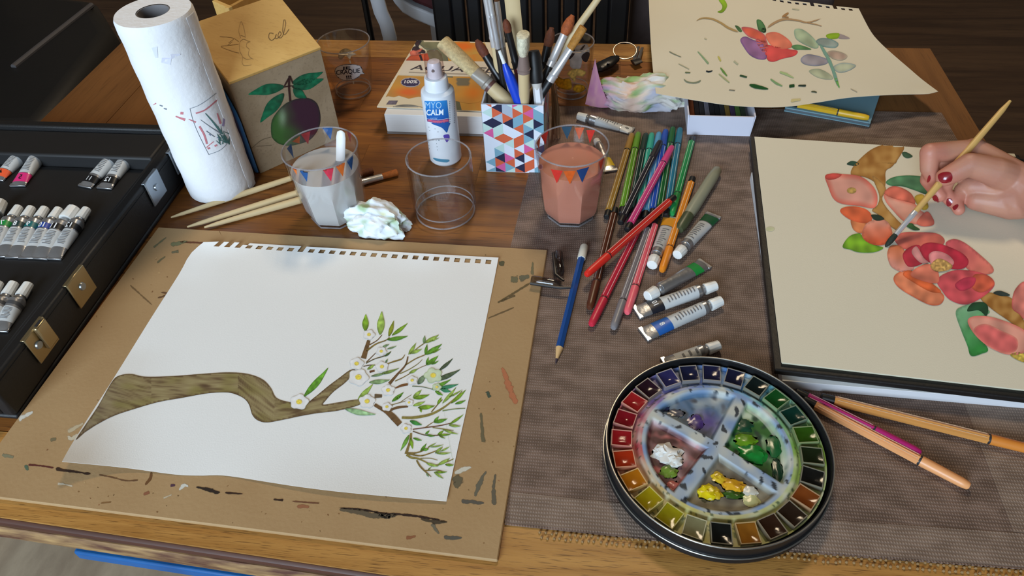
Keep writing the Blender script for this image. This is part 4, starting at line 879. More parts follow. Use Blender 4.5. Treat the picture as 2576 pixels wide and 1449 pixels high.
# plastic stick in the milky water
a_ = U(858, 328, .098); e_ = GBL+V(.006, -.004, .012)
dd = (a_-e_).normalized()
t_ = MB(); t_.tube([e_, e_+dd*.02, a_-dd*.008, a_-dd*.002, a_], [.0045, .0048, .0052, .0042, .0012], 16, flat=[(1, .35)]*5, up=(0, -1, .3))
tag(build(t_, 'plastic_stick', M('white_plastic', )), 'white plastic stirring stick standing in the milky bunting glass', 'stirrer')
gW, bvW, _ = tumbler(V(-.1702, .6290, T), .0352, .0352, .0745, 'plain empty glass tumbler with a thick base on the bare wood', False, base=.011, chamf=.93)
gC, bvC, _ = tumbler(V(-.3480, .8850, T), .0262, .0358, .0745, 'empty glass printed with a speech bubble beside the wooden box', False, base=.007, chamf=.9)
c4 = lambda x, y: (780+x/4.026, y/4.026)
bub = [(250, 720), (275, 675), (340, 652), (430, 648), (500, 662), (525, 690), (532, 722), (552, 748), (515, 752), (490, 780), (420, 812), (340, 812), (280, 780)]
decal(gC, 'speech_bubble', [c4(*p) for p in bub], bvC, lambda x, y, d: (30, 28, 48) if d < 1.3 else (236, 236, 240), .0004, 2.2)
text(gC, 'lettering', 'JE', c4(330, 702), (19, -1), (0, -7), bvC, (28, 26, 44), .0008, .02)
text(gC, 'lettering', 'CRAQUE', c4(265, 755), (59, -5), (-.5, -11), bvC, (28, 26, 44), .0008, .008)
text(gC, 'lettering', '!!!', c4(365, 800), (14, -1), (-1, -9), bvC, (28, 26, 44), .0008, .03)
decal(gC, 'white_motif', [c4(*p) for p in [(285, 580), (300, 520), (350, 490), (400, 500), (440, 530), (465, 550), (420, 565), (400, 600), (360, 560), (320, 600)]], bvC, wash((206, 190, 164), (190, 164, 130), .2, .2, 3), .0004, 4)
strokes(gC, 'white_motif', [([c4(400, 610), c4(410, 640)], 3, (206, 190, 164)), ([c4(435, 815), c4(440, 850)], 3, (206, 190, 164))], bvC, .0004)
gM, bvM, _ = tumbler(V(-.0435, .8950, T), .0240, .0292, .0735, 'small glass with a cow and yellow flower print behind the brush cup', False, base=.009, chamf=.9)
cM = lambda x, y: (1280+x/5.175, 20+y/5.175)
decal(gM, 'cow_print', [cM(*p) for p in [(770, 600), (760, 540), (850, 500), (930, 480), (1020, 470), (1050, 560), (1020, 640), (960, 660), (930, 780), (850, 790), (800, 760), (790, 680)]], bvM, wash((176, 164, 156), (160, 148, 140), .15, .1, 3), .0004, 4)
for pl in ([(745, 620), (780, 540), (830, 520), (865, 560), (840, 620), (780, 670)], [(920, 560), (960, 500), (1000, 480), (960, 540)], [(945, 620), (1010, 570), (1050, 600), (1010, 700), (960, 680)]):
    decal(gM, 'cow_patch', [cM(*p) for p in pl], bvM, wash((44, 30, 30), (50, 36, 34), .15, .1, 2), .0007, 4)
for pl, c in (([(600, 930), (650, 890), (700, 920), (790, 920), (820, 1000), (800, 1060), (700, 1050), (630, 1010)], (206, 150, 26)), ([(830, 1060), (870, 1000), (960, 1000), (990, 1050), (920, 1100)], (196, 140, 26)), ([(760, 850), (820, 800), (900, 790), (1000, 830), (960, 890), (880, 880), (860, 960), (800, 900)], (214, 174, 90))):
    decal(gM, 'yellow_flower', [cM(*p) for p in pl], bvM, wash(c, tuple(v*.75 for v in c), .35, .25, 3), .0006, 4)

# ================================================================== watercolour block
bk0 = [U(948, 268, .0305), U(1266, 281, .0305), None, U(1049, 101, .0305)]
bk0[2] = bk0[1]+(bk0[3]-bk0[0]).xy.to_3d()
pb = thing('watercolour_block', 'thick watercolour paper block with an orange painted cover behind the spray bottle', 'paper block', U(1110, 280))
xl, xr_ = U(975, 337).x, bk0[1].x-.004; yl, yh = U(975, 337).y+.001, bk0[2].y-.006
b = MB(); b.box((xl, yl, T+.003), (xr_, yh, T+.0285)); build(b, 'pages', M('page_edges', (232, 232, 232), .8, nscale=200, namt=.08, nstretch=(.05, .05, 6)), pb, smooth=0, bevel=.0005)
b = MB(); b.box((xl, yl-.001, T+.0004), (xr_, yh, T+.003)); build(b, 'back_cover', PC((134, 126, 122), .7), pb, smooth=0)
b = MB(); cov = [V(p.x, p.y, T+.0292) for p in bk0]
b.slab(cov, (0, 0, 1), .0013); build(b, 'cover', M('cover_card', (226, 212, 184), .5, nscale=20, namt=.05), pb, smooth=0); bc = b.bvh()
c4b = lambda x, y: (940+x/8.587, 90+y/8.587)
def W4(l): return [c4(*p) for p in l]
def W8(l): return [c4b(*p) for p in l]
def sunset(x, y, d):
    X, Y = (x-780)*4.026, y*4.026
    n = nz(X*.006, Y*.012, 2.); c = mixc((186, 140, 74), (206, 150, 66), .5+n)
    o = math.exp(-((X-1000)**2/16000+(Y-935)**2/1800)); c = mixc(c, (222, 108, 50), o*1.2)
    o = math.exp(-((X-1650)**2/9000+(Y-940)**2/5000)); c = mixc(c, (222, 130, 40), o)
    if 1480 < X < 1620 and Y < 880: c = mixc(c, (96, 98, 92), .8)
    return c
decal(pb, 'cover_painting', W4([(890, 765), (1760, 800), (1760, 1000), (1700, 1040), (1600, 1050), (1500, 1030), (1300, 1000), (1100, 980), (1000, 1000), (900, 970), (850, 985), (790, 975), (765, 985)]), bc, sunset, .0002, 5, curve=False)
decal(pb, 'cover_painting', W4([(840, 1085), (900, 1065), (1000, 1060), (1100, 1075), (1150, 1100), (1000, 1095)]), bc, wash((140, 140, 136), None, .2, .05, 3), .0002, 4)
decal(pb, 'cover_painting', W4([(770, 1060), (800, 1020), (890, 1020), (870, 1060)]), bc, wash((116, 108, 124), None, .2, .2, 3), .0003, 3, curve=False)
decal(pb, 'cover_painting', W8([(690, 535), (790, 430), (900, 400), (1150, 380), (1450, 300), (1610, 480), (1500, 560), (1200, 545)]), bc, wash((204, 92, 62), None, .12, .05, 3), .0002, 4, curve=False)
decal(pb, 'cover_painting', W8([(960, 150), (1020, 105), (1350, 95), (1500, 100), (1450, 200), (1420, 290), (1150, 300), (1050, 240)]), bc, wash((128, 126, 96), (100, 106, 92), .35, .06, 3), .0003, 4)
decal(pb, 'cover_painting', W8([(880, 150), (930, 105), (1040, 110), (990, 200), (960, 260), (1100, 320), (1110, 380), (950, 360), (830, 330), (850, 250), (920, 220)]), bc, wash((62, 42, 52), (40, 44, 52), .35, .1, 3), .0004, 4)
decal(pb, 'cover_painting', W8([(780, 360), (850, 320), (920, 330), (1050, 280), (1000, 360), (930, 380), (1050, 400), (960, 420), (820, 435)]), bc, wash((214, 116, 96), (196, 100, 88), .25, .1, 3), .0005, 4)
decal(pb, 'cover_painting', W8([(1500, 110), (2300, 100), (2420, 340), (2200, 400), (2020, 430), (1950, 520), (1800, 420), (1650, 250)]), bc, lambda x, y, d: mixc((196, 150, 70), (224, 108, 30), 1.3*math.exp(-(((x-940)*8.587-1930)**2/60000+((y-90)*8.587-230)**2/9000))+.2*nz(x*.1, y*.1)), .0002, 4)
decal(pb, 'title_band', W8([(690, 540), (2480, 560), (2520, 900), (540, 850)]), bc, (218, 206, 188), .0003, 8, curve=False)
ob = text(pb, 'title_lettering', 'AQUARELLE', c4b(790, 738), (252, 10), (10, -12), bc, (62, 54, 60), .0006, .01)
strokes(pb, 'subtitle_line', [([c4b(760, 795), c4b(2380, 850)], 3, (170, 158, 144))], bc, .0005)
bd = decal(pb, 'badge', ell(*c4(1017, 838), 24.5, 12, 1, 20), bc, lambda x, y, d: (206, 200, 204) if d < 1.2 else (58, 52, 88), .0005, 2.5)
text(pb, 'badge_lettering', '100%', c4b(635, 1035), (36, 0), (2, -7.5), bc, (222, 218, 222), .0008, .03)

# ================================================================== spray bottle
SB = U(1122, 398); bp_ = (1122, 398)
sbt = thing('spray_bottle', 'white pump spray bottle with a blue label in front of the paper block', 'bottle', SB)
hs_ = HG(bp_, 222); hc1 = HG(bp_, 197); hn = HG(bp_, 152); hcap = HG(bp_, 130); Rb_ = .0195
wpl = M('white_gloss_plastic', (228, 232, 238), .3, nscale=30, namt=.03)
b = MB(); b.lathe([(0, .0004), (Rb_*.9, .0004), (Rb_, .003), (Rb_, hs_-.006), (Rb_*.97, hs_-.002), (Rb_*.86, hs_), (.0125, hs_+.001), (.0125, hs_+.004), (0, hs_+.004)], 56, SB); build(b, 'body', wpl, sbt); bvB = b.bvh()
b = MB(); b.lathe([(0, hs_+.0012), (.0140, hs_+.0012), (.0132, hs_+.014), (.0125, hs_+.0152), (.0, hs_+.0155)], 48, SB); build(b, 'collar', wpl, sbt)
b = MB(); b.lathe([(0, hs_+.0155), (.0088, hs_+.0155), (.0082, hs_+.027), (.0078, hn-.004), (.0066, hn-.001), (0, hn)], 40, SB); build(b, 'nozzle', wpl, sbt)
b = MB(); b.tube([SB+V(0, -.008, hn-.008), SB+V(0, -.0095, hn-.008)], .0016, 10); build(b, 'spray_hole', PC((120, 110, 108), .5), sbt)
b = MB(); b.lathe([(.0108, hs_+.016), (.0104, hn), (.0098, hcap-.004), (.007, hcap-.001), (0, hcap)], 40, SB); build(b, 'clear_cap', glassm('pinkish_clear_plastic', (.90, .82, .82), (.6, .5, .5), 1.), sbt, fix=False)
decal(sbt, 'label_panel', W4([(1160, 1022), (1260, 1025), (1385, 1014), (1405, 1195), (1300, 1212), (1185, 1200)]), bvB, lambda x, y, d: mixc((44, 136, 208), (24, 84, 166), (y*4.026-1020)/200), .0003, 4, curve=False)
decal(sbt, 'label_stripe', W4([(1186, 1203), (1300, 1216), (1405, 1198), (1405, 1235), (1300, 1252), (1190, 1230)]), bvB, lambda x, y, d: (206, 96, 120) if d > 1.2 else (60, 56, 140), .0004, 3, curve=False)
decal(sbt, 'label_swoosh', W4([(1230, 1245), (1405, 1238), (1400, 1290), (1385, 1340), (1370, 1330), (1330, 1290)]), bvB, (36, 92, 168), .0004, 4)
decal(sbt, 'label_swoosh', W4([(1350, 1370), (1400, 1360), (1410, 1400), (1385, 1440), (1365, 1410)]), bvB, (92, 72, 170), .0004, 4)
strokes(sbt, 'label_text_lines', [(W4([(1410, 1030+i*18), (1465, 1024+i*18)]), 2.2, (150, 152, 160)) for i in range(13)]+[(W4([(1200, 1285), (1270, 1305)]), 1.5, (120, 122, 130)), (W4([(1210, 1320), (1300, 1335)]), 1.5, (120, 122, 130)), (W4([(1240, 1415), (1310, 1420)]), 3, (130, 150, 160))]+[([(1077+i, 350+i*8), (1098+i, 353+i*8)], 2, (110, 120, 130)) for i in range(4)], bvB, .0003)
decal(sbt, 'label_swoosh', [(1090, 397), (1110, 400), (1130, 402), (1125, 408), (1100, 405)], bvB, (70, 140, 170), .0004, 4)
text(sbt, 'lettering', 'MYO', c4(1165, 1095), (41, 0), (0, -16), bvB, (168, 206, 236), .0006)
text(sbt, 'lettering', 'CALM', c4(1180, 1165), (42, -1), (0, -14), bvB, (230, 238, 246), .0006, .02)
text(sbt, 'lettering', 'spray', c4(1215, 1205), (19, -1), (0, -5), bvB, (150, 190, 226), .0006)

# ================================================================== brush cup
cX0, cX1, cY0, cY1, cH = -.1344, -.0646, .7066, .7766, .092
cup = thing('brush_cup', 'square brush cup with a bright triangle pattern full of brushes', 'cup', ((cX0+cX1)/2, (cY0+cY1)/2, T))
cw = M('cup_card', (214, 218, 230), .5, nscale=30, namt=.04); wt_ = .002
for lo, hi in (((cX0, cY0, T+.001), (cX1, cY0+wt_, T+cH)), ((cX0, cY1-wt_, T+.001), (cX1, cY1, T+cH)), ((cX0, cY0+wt_, T+.001), (cX0+wt_, cY1-wt_, T+cH)), ((cX1-wt_, cY0+wt_, T+.001), (cX1, cY1-wt_, T+cH))):
    b = MB(); b.box(lo, hi); build(b, 'side_panel', cw, cup, smooth=0)
b = MB(); b.box((cX0, cY0, T+.0004), (cX1, cY1, T+.0012)); build(b, 'bottom', cw, cup, smooth=0)
pal = {'n': (30, 36, 66), 'o': (206, 96, 62), 'p': (208, 92, 150), 'b': (120, 164, 184), 'm': (186, 212, 206), 'g': (164, 176, 192), 'w': (216, 222, 234)}
gridp = ['bwwwnmmwnww', 'wopbwwmmnbw', 'nwbmmwnbowg', 'wowbonwobwp', 'wmwoowbmwgw', 'bmbwmownwmw', 'wmowmnmobww', 'nwmbowgpwbn', 'wombnwpgbow', 'owmbwnpbgow']
def triface(orig, ux, nx, wid, face, seedo):
    nc = 6; cwid = wid/nc; sh_ = cwid*1.1547; vmax = cH-.001; b = MB(); rnd = random.Random(seedo)
    keys = 'nnoobbmmmgwwwwp'
    for c in range(nc):
        for k in range(-1, int(vmax/(sh_/2))+2):
            z = k*sh_/2; par = (k+c) % 2; x0 = c*cwid; x1 = x0+cwid
            tri = [(x0, z-sh_/2), (x0, z+sh_/2), (x1, z)] if par else [(x1, z-sh_/2), (x1, z+sh_/2), (x0, z)]
            # clip to the face
            poly = tri
            for lim, up_ in ((0, True), (vmax, False)):
                out = []
                for i in range(len(poly)):
                    p, q = poly[i], poly[(i+1) % len(poly)]; ip = (p[1] >= lim) if up_ else (p[1] <= lim); iq = (q[1] >= lim) if up_ else (q[1] <= lim)
                    if ip: out.append(p)
                    if ip != iq:
                        t = (lim-p[1])/(q[1]-p[1]); out.append((p[0]+(q[0]-p[0])*t, lim))
                poly = out
                if not poly: break
            if len(poly) < 3: continue
            kk = rnd.choice(keys)
            b.add([orig+ux*p[0]+V(0, 0, p[1])+nx*.0003 for p in poly], [list(range(len(poly)))], 0, pal[kk])
    ob = build(b, 'triangle_pattern', GLOSSP, cup, smooth=0, fix=False); ob['kind'] = 'stuff'
triface(V(cX0, cY0, T+.001), V(1, 0, 0), V(0, -1, 0), cX1-cX0, 0, 5)
triface(V(cX1, cY0, T+.001), V(0, 1, 0), V(1, 0, 0), cY1-cY0, 1, 9)
triface(V(cX0, cY1, T+.001), V(0, -1, 0), V(-1, 0, 0), cY1-cY0, 1, 11)
def stick(top, rim, Yr, Yt, m=.0055):
    R = UY(rim[0], rim[1], Yr); B = UY(top[0], top[1], Yt); d = (R-B).normalized(); A = R
    for k in range(240):
        q = R+d*(k*.0005)
        if not (cX0+m < q.x < cX1-m and cY0+m < q.y < cY1-m and q.z > T+.004): break
        A = q
    return A, B
gcup = 'brushes and pens standing in the patterned cup'
def cb(top, rim, Yr, Yt, *a, **k):
    A, B = stick(top, rim, Yr, Yt, max(.0055, a[1]+.0026)); return brush(A, B, *a, group=gcup, **k)
lw = M('pale_handle_wood', (206, 182, 138), .55, nscale=30, namt=.25, nstretch=(1, 1, .2), dark=(176, 146, 100))
cb((1112, 104), (1282, 262), .726, .758, 'wide flat brush with tan hairs leaning out of the cup over the paper block', .0085, (190, 160, 116), .020, .050, (206, 182, 134), (150, 140, 128), flat=1.25, hmat=lw, fr=.008, dark_part=((96, 60, 54), 11, 12))
cb((1198, 100), (1296, 262), .742, .765, 'black brush with a dark brown round tip leaning out of the cup', .0055, (70, 22, 30), .036, .020, (104, 48, 26), (16, 14, 16), fr=.0052, point=.35)
cb((1208, -95), (1268, 262), .752, .760, 'tall pale-handled brush with a shiny ferrule standing in the cup', .0048, (196, 172, 130), .060, .030, (150, 110, 60), hmat=lw)
cb((1222, -60), (1276, 262), .742, .748, 'tall black-handled brush with a long silver ferrule standing in the cup', .0040, (20, 20, 22), .055, .022, (150, 84, 44))
cb((1240, -70), (1284, 262), .760, .770, 'tall brush with a silver ferrule and grey handle at the back of the cup', .0042, (150, 140, 132), .050, .030, (130, 84, 50))
cb((1271, 48), (1322, 262), .735, .742, 'slim black brush with a pointed brown tip and dark red handle in the cup', .0045, (96, 24, 28), .040, .014, (110, 52, 24), (18, 16, 18), fr=.0042)
cb((1316, 86), (1319, 262), .716, .718, 'stubby brush with pale bushy bristles and a wooden handle in the cup', .0062, (206, 186, 150), .020, .022, (230, 224, 196), (136, 116, 108), flat=1.3, fr=.0068, hmat=lw, tipw=1.25)
cb((1388, 70), (1348, 262), .764, .782, 'dark brush with a blurred brown tip leaning right in the cup', .0052, (20, 18, 20), .022, .020, (116, 62, 36), (18, 18, 20), fr=.0054, point=.5)
cb((1441, 38), (1340, 262), .735, .775, 'brush with orange-brown oval hairs and a silver ferrule leaning right out of the cup', .0044, (18, 18, 20), .036, .022, (168, 84, 36), fr=.0046, tipw=1.25, point=.5)
cb((1468, 68), (1347, 262), .722, .745, 'brush with ochre flat hairs and a silver ferrule leaning right out of the cup', .0046, (18, 18, 20), .040, .026, (178, 122, 48), fr=.0048, flat=1.2)
cb((1545, -60), (1360, 200), .760, .790, 'long pale wooden brush handle leaning far right out of the cup', .0042, (206, 186, 140), .003, .004, (206, 186, 140), hmat=lw, fcol=(196, 172, 126))
# flat wooden stirring stick, clear brush sleeve, blue pen, capped white pen
A, B = stick((1280, -80), (1316, 262), .758, .765); d = (B-A).normalized()
b = MB(); b.tube([A, A+d*.05, A+d*.09, A+d*.12, B-d*.01, B], [.003, .0035, .0055, .0085, .0085, .006], 14, flat=[(1, .3)]*6, up=(0, -1, 0)); tag(build(b, 'wooden_spatula', lw), 'tall flat wooden spatula standing at the back of the cup', 'spatula', gcup)
A, B = stick((1240, 40), (1292, 262), .738, .742); d = (B-A).normalized()
t_ = thing('brush_sleeve', 'clear plastic brush sleeve standing among the brushes in the cup', 'sleeve', A, gcup)
b = MB(); b.tube([A+d*.02, A+d*.06, B], [.0055, .0065, .0045], 16); build(b, 'sleeve', glassm('clear_plastic', (.96, .96, .97), (.8, .8, .82), 1.8), t_)
b = MB(); b.tube([A, A+d*.09, A+d*.13], [.003, .0032, .0015], 12); build(b, 'handle', PC((196, 184, 170), .5), t_)
A, B = stick((1268, 158), (1308, 262), .7165, .722); d = (B-A).normalized()
t_ = thing('blue_marker', 'bright blue marker leaning at the front of the cup', 'marker', A, gcup); Lb = (B-A).length
b = MB(); b.tube([A+d*.012, A+d*(Lb*.5), B-d*.018, B-d*.006, B], [.0056, .006, .0058, .004, .002], 16); build(b, 'body', PC((20, 66, 196), .35), t_)
b = MB(); b.tube([A, A+d*.012], .0054, 16); build(b, 'end_cap', WCAP, t_)
b = MB(); b.tube([B-d*.001, B+d*.014], [.0022, .0018], 10); build(b, 'tip', WCAP, t_)
A, B = stick((1342, 128), (1356, 262), .718, .735); d = (B-A).normalized(); Lb = (B-A).length
t_ = thing('capped_pen', 'white hexagonal pen with a fat black cap standing in the cup', 'pen', A, gcup)
b = MB(); b.tube([A, B-d*.032], .0052, 6); build(b, 'barrel', PC((212, 212, 216), .4), t_, smooth=20)
b = MB(); b.tube([B-d*.034, B-d*.028, B-d*.006, B], [.0070, .0078, .0078, .0060], 16); build(b, 'cap', PC((20, 18, 18), .5), t_)
b = MB(); b.tube([B-d*.046, B-d*.034], [.0036, .0062], 14); build(b, 'collar', PC((200, 196, 190), .4), t_)
# dry grass stalks tied beside the cup
rnd = random.Random(2); gt = thing('dried_stalks', 'bundle of thin dry brown stalks leaning beside the cup', 'stalks', (cX1+.006, .725, T))
for i in range(9):
    x = 1378+i*2.6; b = MB(); f_ = U(x+8+rnd.uniform(-3, 3), 345+rnd.uniform(-8, 8)); f_.x = max(f_.x, cX1+.0022); f_.z = T+MH+.0006
    k_ = UY(x+rnd.uniform(-3, 3), 210+rnd.uniform(-20, 10), f_.y+.01); k_.x = max(k_.x, cX1+.002); b.tube([f_, f_.lerp(k_, .5)+V(rnd.uniform(0, .0015), 0, 0), k_], [.0010, .0012, .0005], 6); build(b, 'stalk', PC((128, 98, 66), .8), gt)

# ================================================================== brushes lying by the milky glass
pale = M('pale_handle_wood')
def lying(e0, e1, h0, h1, *a, **k): return brush(U(e0[0], e0[1], h0), U(e1[0], e1[1], h1), *a, **k)
lyg = 'brushes lying behind the milky glass'
lying((430, 547), (806, 424), .0032, .0036, 'thin worn wooden brush lying alone beside the kitchen roll', .0036, 0, .022, .012, (110, 70, 44), hmat=pale, fr=.0034)
lying((471, 571), (938, 428), .0034, .0040, 'pale brush with dark brown hairs lying behind the milky glass', .0042, 0, .030, .016, (112, 58, 22), hmat=pale, fr=.0038, flat=1.2)
lying((514, 572), (1000, 433), .0034, .0040, 'pale brush with orange hairs and a bright ferrule lying behind the milky glass', .0044, 0, .034, .019, (180, 98, 30), hmat=pale, fr=.0040, flat=1.2)

# ================================================================== crumpled paper
def crumple(C, rad, seed, colf, name, label, cat, amp=.34, fq=2.4, sub=5, warp=None):
    bm = bmesh.new(); bmesh.ops.create_icosphere(bm, subdivisions=sub, radius=1); mb = MB(); vs = []; cs = []
    for v in bm.verts:
        p = v.co.copy(); s = Vector((seed, seed*1.7, seed*.3))
        r = 1+amp*(1-2*abs(noise.noise(p*fq+s)))-.1+amp*.45*(1-2.2*abs(noise.noise(p*fq*2.1+s)))+amp*.16*(1-2*abs(noise.noise(p*fq*4.3+s)))
        q = p*r; q = V(q.x*rad[0], q.y*rad[1], q.z*rad[2])
        if warp: q = warp(q)
        q = C+q; q.z = max(q.z, T+.0006+.0006*abs(noise.noise(p*9))); vs.append(q); cs.append(lin(colf(q-C, p)))
    idx = {v: i for i, v in enumerate(bm.verts)}; mb.add(vs, [[idx[v] for v in f.verts] for f in bm.faces], 0, cs); bm.free()
    return tag(build(mb, name, M('tissue', vcol=True, rough=.9, bscale=250, bstr=.3), smooth=55), label, cat)
def cA_(q, p):
    n = noise.noise(p*2.2+V(3, 1, 4)); m = noise.noise(p*4+V(9, 2, 1)); c = mixc((232, 238, 244), (164, 190, 150), n*2.2-.25); return mixc(c, (206, 202, 140), m*1.6-.5)
C1 = U(950, 553, .014)
crumple(C1+V(-.004, .004, -.001), (.0275, .0185, .0175), 3.1, cA_, 'crumpled_tissue', 'crumpled white tissue with green smears next to the milky glass', 'tissue', .30, 1.5, warp=lambda q: q+V(.004*max(0, q.x/.02), -.004*max(0, q.x/.02), -.004*max(0, q.x/.02)))
def cT(q, p):
    x = q.x/.055; c = (222, 216, 208); n = noise.noise(p*3+V(1, 7, 2)); m = noise.noise(p*2.1+V(5, 5, 2))
    c = mixc(c, (206, 140, 180), (-x-.55)*2.2); c = mixc(c, (226, 180, 156), max(0, 1-abs(x+.25)*2.5)*.7); c = mixc(c, (130, 176, 96), max(0, n*2-.2)*.8); return mixc(c, (150, 160, 200), max(0, m*2.2-.3)*.7)
C2 = U(1592, 238, .018)
crumple(C2+V(.012, .008, -.004), (.050, .024, .019), 7.7, cT, 'crumpled_towel', 'crumpled paper towel stained pink and green behind the white paint tube', 'paper towel', .30, 1.7, warp=lambda q: q+V(0, 0, .004*math.sin(q.x*90)))
sp_ = [U(1475, 262, .004), U(1515, 268, .004), U(1520, 215, .02), U(1497, 150, .042), U(1485, 200, .022)]
b = MB(); a0 = U(1472, 262, .003); a1 = U(1535, 270, .003); tp_ = UY(1497, 148, a0.y+.012); mid = UY(1512, 215, a0.y-.002); rows_ = 8; vs = []; cs = []
for i in range(rows_+1):
    u = i/rows_; l = a0.lerp(tp_, u); r = a1.lerp(tp_, u)+(mid-a1.lerp(tp_, .5))*(.8*math.sin(math.pi*u)); wd_ = 6
    for j in range(wd_+1):
        t = j/wd_; p = l.lerp(r, t)+V(0, -.004*math.sin(math.pi*t)*(1-u), .0); vs.append(p); cs.append(lin(mixc((204, 134, 178), (226, 168, 180), .5+nz(i*.5, j*.7))))
fs = [[i*7+j, i*7+j+1, (i+1)*7+j+1, (i+1)*7+j] for i in range(rows_) for j in range(6)]
b.add(vs, fs, 0, cs); tw_ = bpy.data.objects['crumpled_towel']
build(b, 'folded_corner', MATS['tissue'], tw_, smooth=60, solid=.0006, fix=False, label='pink folded corner standing up')

# ================================================================== keys
ky = thing('key_ring', 'bunch of keys with a black fob on a metal ring behind the stained towel', 'keys', U(1560, 160))
def tilt(px, py, h): return U(px, py, h)
b = MB(); ctr = U(1526, 162, .012); b.tube([U(1492, 178, .005), U(1506, 170, .008), U(1528, 160, .010), U(1545, 148, .011), U(1552, 142, .010)], [.004, .011, .0115, .009, .004], 18, flat=[(1, .45)]*5); build(b, 'fob', PC((18, 17, 18), .35), ky)
for p in ((1516, 168), (1530, 158)):
    q = U(p[0], p[1], .0155); b = MB(); b.tube([q+V(0, 0, -.0005), q+V(0, 0, .0006)], .0022, 12); build(b, 'button', PC((150, 148, 146), .4), ky)
rc = U(1571, 142, .004); pts = [rc+V(.0165*math.cos(a), .0165*math.sin(a)*.9, .004+.010*(math.sin(a)*.5+.5)) for a in [2*math.pi*i/36 for i in range(37)]]
mtl = M('key_metal', (196, 190, 182), .25, metal=.9, nscale=40, namt=.2)
b = MB(); b.tube(pts, .0008, 8, caps=False); build(b, 'ring', M('ring_metal', (150, 144, 138), .35, metal=.9, nscale=40, namt=.4), ky)
b = MB(); b.tube([U(1592, 158, .006), U(1612, 152, .007)], [.008, .006], 14, flat=[(1, .3)]*2); build(b, 'key_head', PC((22, 20, 20), .4), ky)
for o_ in ((1596, 152, 1606, 118), (1606, 152, 1616, 120)):
    b = MB(); b.tube([U(o_[0], o_[1], .007), U(o_[2], o_[3], .005)], [.0028, .0022], 8, flat=[(1, .45)]*2); build(b, 'key_blade', mtl, ky)

# ================================================================== pens on the runner
H1 = MH+.0043; H2 = MH+.0128; H3 = MH+.0205
pens = [((1590, 338), (1526, 548), (172, 132, 58), 'gold pen lying first in the fan of pens beside the peach glass'),
        ((1606, 335), (1563, 540), (104, 160, 40), 'lime green pen lying in the fan between the gold and black-green pens'),
        ((1625, 338), (1585, 545), (20, 52, 44), 'black-green pen lying in the fan next to the lime one'),
        ((1640, 337), (1604, 548), (56, 176, 152), 'turquoise pen lying in the fan next to the light blue one'),
        ((1658, 335), (1622, 550), (92, 164, 214), 'light blue pen lying in the fan next to the royal blue one'),
        ((1675, 328), (1639, 545), (34, 82, 190), 'royal blue pen lying in the fan next to the dark green one'),
        ((1693, 322), (1656, 540), (18, 96, 40), 'dark green pen lying in the fan next to the teal one'),
        ((1711, 324), (1676, 545), (34, 116, 144), 'teal blue pen lying last in the fan of capped pens')]
for a_, e_, c, l in pens: pen(a_, e_, c, l, H1, H1)
pen((1690, 540), (1743, 346), (30, 140, 70), 'bright green pen lying apart with its black end towards the pastel box', H1, H1)
pen((1661, 356), (1560, 562), (36, 34, 40), 'black pen lying across the top of the fan of pens', H2, H2)
pen((1691, 369), (1577, 580), (214, 66, 130), 'pink pen lying across the top of the fan of pens', H2, H2)
pen((1483, 776), (1548, 524), (84, 42, 24), 'dark brown pen lying under the red one', H1, H1)
pen((1487, 818), (1612, 566), (196, 40, 62), 'crimson pen lying between the brown and the grey pens', H1, H1)
pen((1543, 826), (1636, 562), (124, 120, 122), 'grey pen lying between the crimson and the coral pens', H1, H1)
pen((1577, 788), (1652, 552), (232, 100, 112), 'coral pink pen lying beside the grey one', H1, H1)
pen((1474, 692), (1697, 495), (206, 46, 36), 'red pen lying slantwise over the brown and crimson pens', H2+.0008, H2+.0008, capcol=(214, 42, 30))
pen((1665, 682), (1743, 447), (232, 140, 36), 'orange pen lying between the ochre and dark green paint tubes', H1, H1, capcol=(228, 134, 32))
pen((2316, 1142), (2000, 984), (178, 30, 110), 'magenta pen sticking out from the paint tin beside the peach one', H1, H1)
pen((2439, 1224), (2020, 1003), (230, 160, 104), 'peach pen with a dark ring lying beside the paint tin', H1, H1, plug=True)
pen((2640, 1142), (2064, 999), (206, 142, 74), 'tan orange pen lying along the foot of the sketchbook', H1, H1, capcol=(210, 128, 50), capl=.042)
pen((2186, 297), (1985, 259), (214, 168, 36), 'yellow pen lying along the edge of the teal notebook', MH+.0104, MH+.0104)

# water brush, pencil, clips
A = U(1700, 592, MH+.006); B = U(1806, 424, MH+.0066); d = (B-A).normalized()
wbn = thing('water_brush', 'grey-green translucent water brush lying over the orange pen', 'water brush', A.lerp(B, .5)-V(0, 0, .006))
b = MB(); b.tube([A+d*.035, A+d*.05, B-d*.02, B-d*.004, B], [.0058, .0068, .0066, .0056, .003], 18); build(b, 'barrel', M('olive_translucent', (150, 150, 128), .35, nscale=12, namt=.35, dark=(116, 118, 96)), wbn)
b = MB(); b.tube([A+d*.010, A+d*.016, A+d*.036], [.0042, .0060, .0064], 16); build(b, 'grip', PC((70, 76, 52), .4), wbn)
A = U(1398, 914, MH+.0012); B = U(1471, 617, MH+.0040); d = (B-A).normalized()
pcl = thing('pencil', 'blue pencil with a white cap lying right of the drawing board', 'pencil', A.lerp(B, .5)-V(0, 0, .0035))
b = MB(); b.tube([A+d*.018, B-d*.020], .0038, 6); build(b, 'shaft', PC((24, 72, 140), .35), pcl, smooth=20)
b = MB(); b.tube([A+d*.005, A+d*.018], [.0012, .0037], 12); build(b, 'sharpened_wood', PC((206, 168, 116), .7), pcl)
b = MB(); b.tube([A, A+d*.0055], [.0003, .0013], 10); build(b, 'lead', PC((60, 48, 62), .5), pcl)
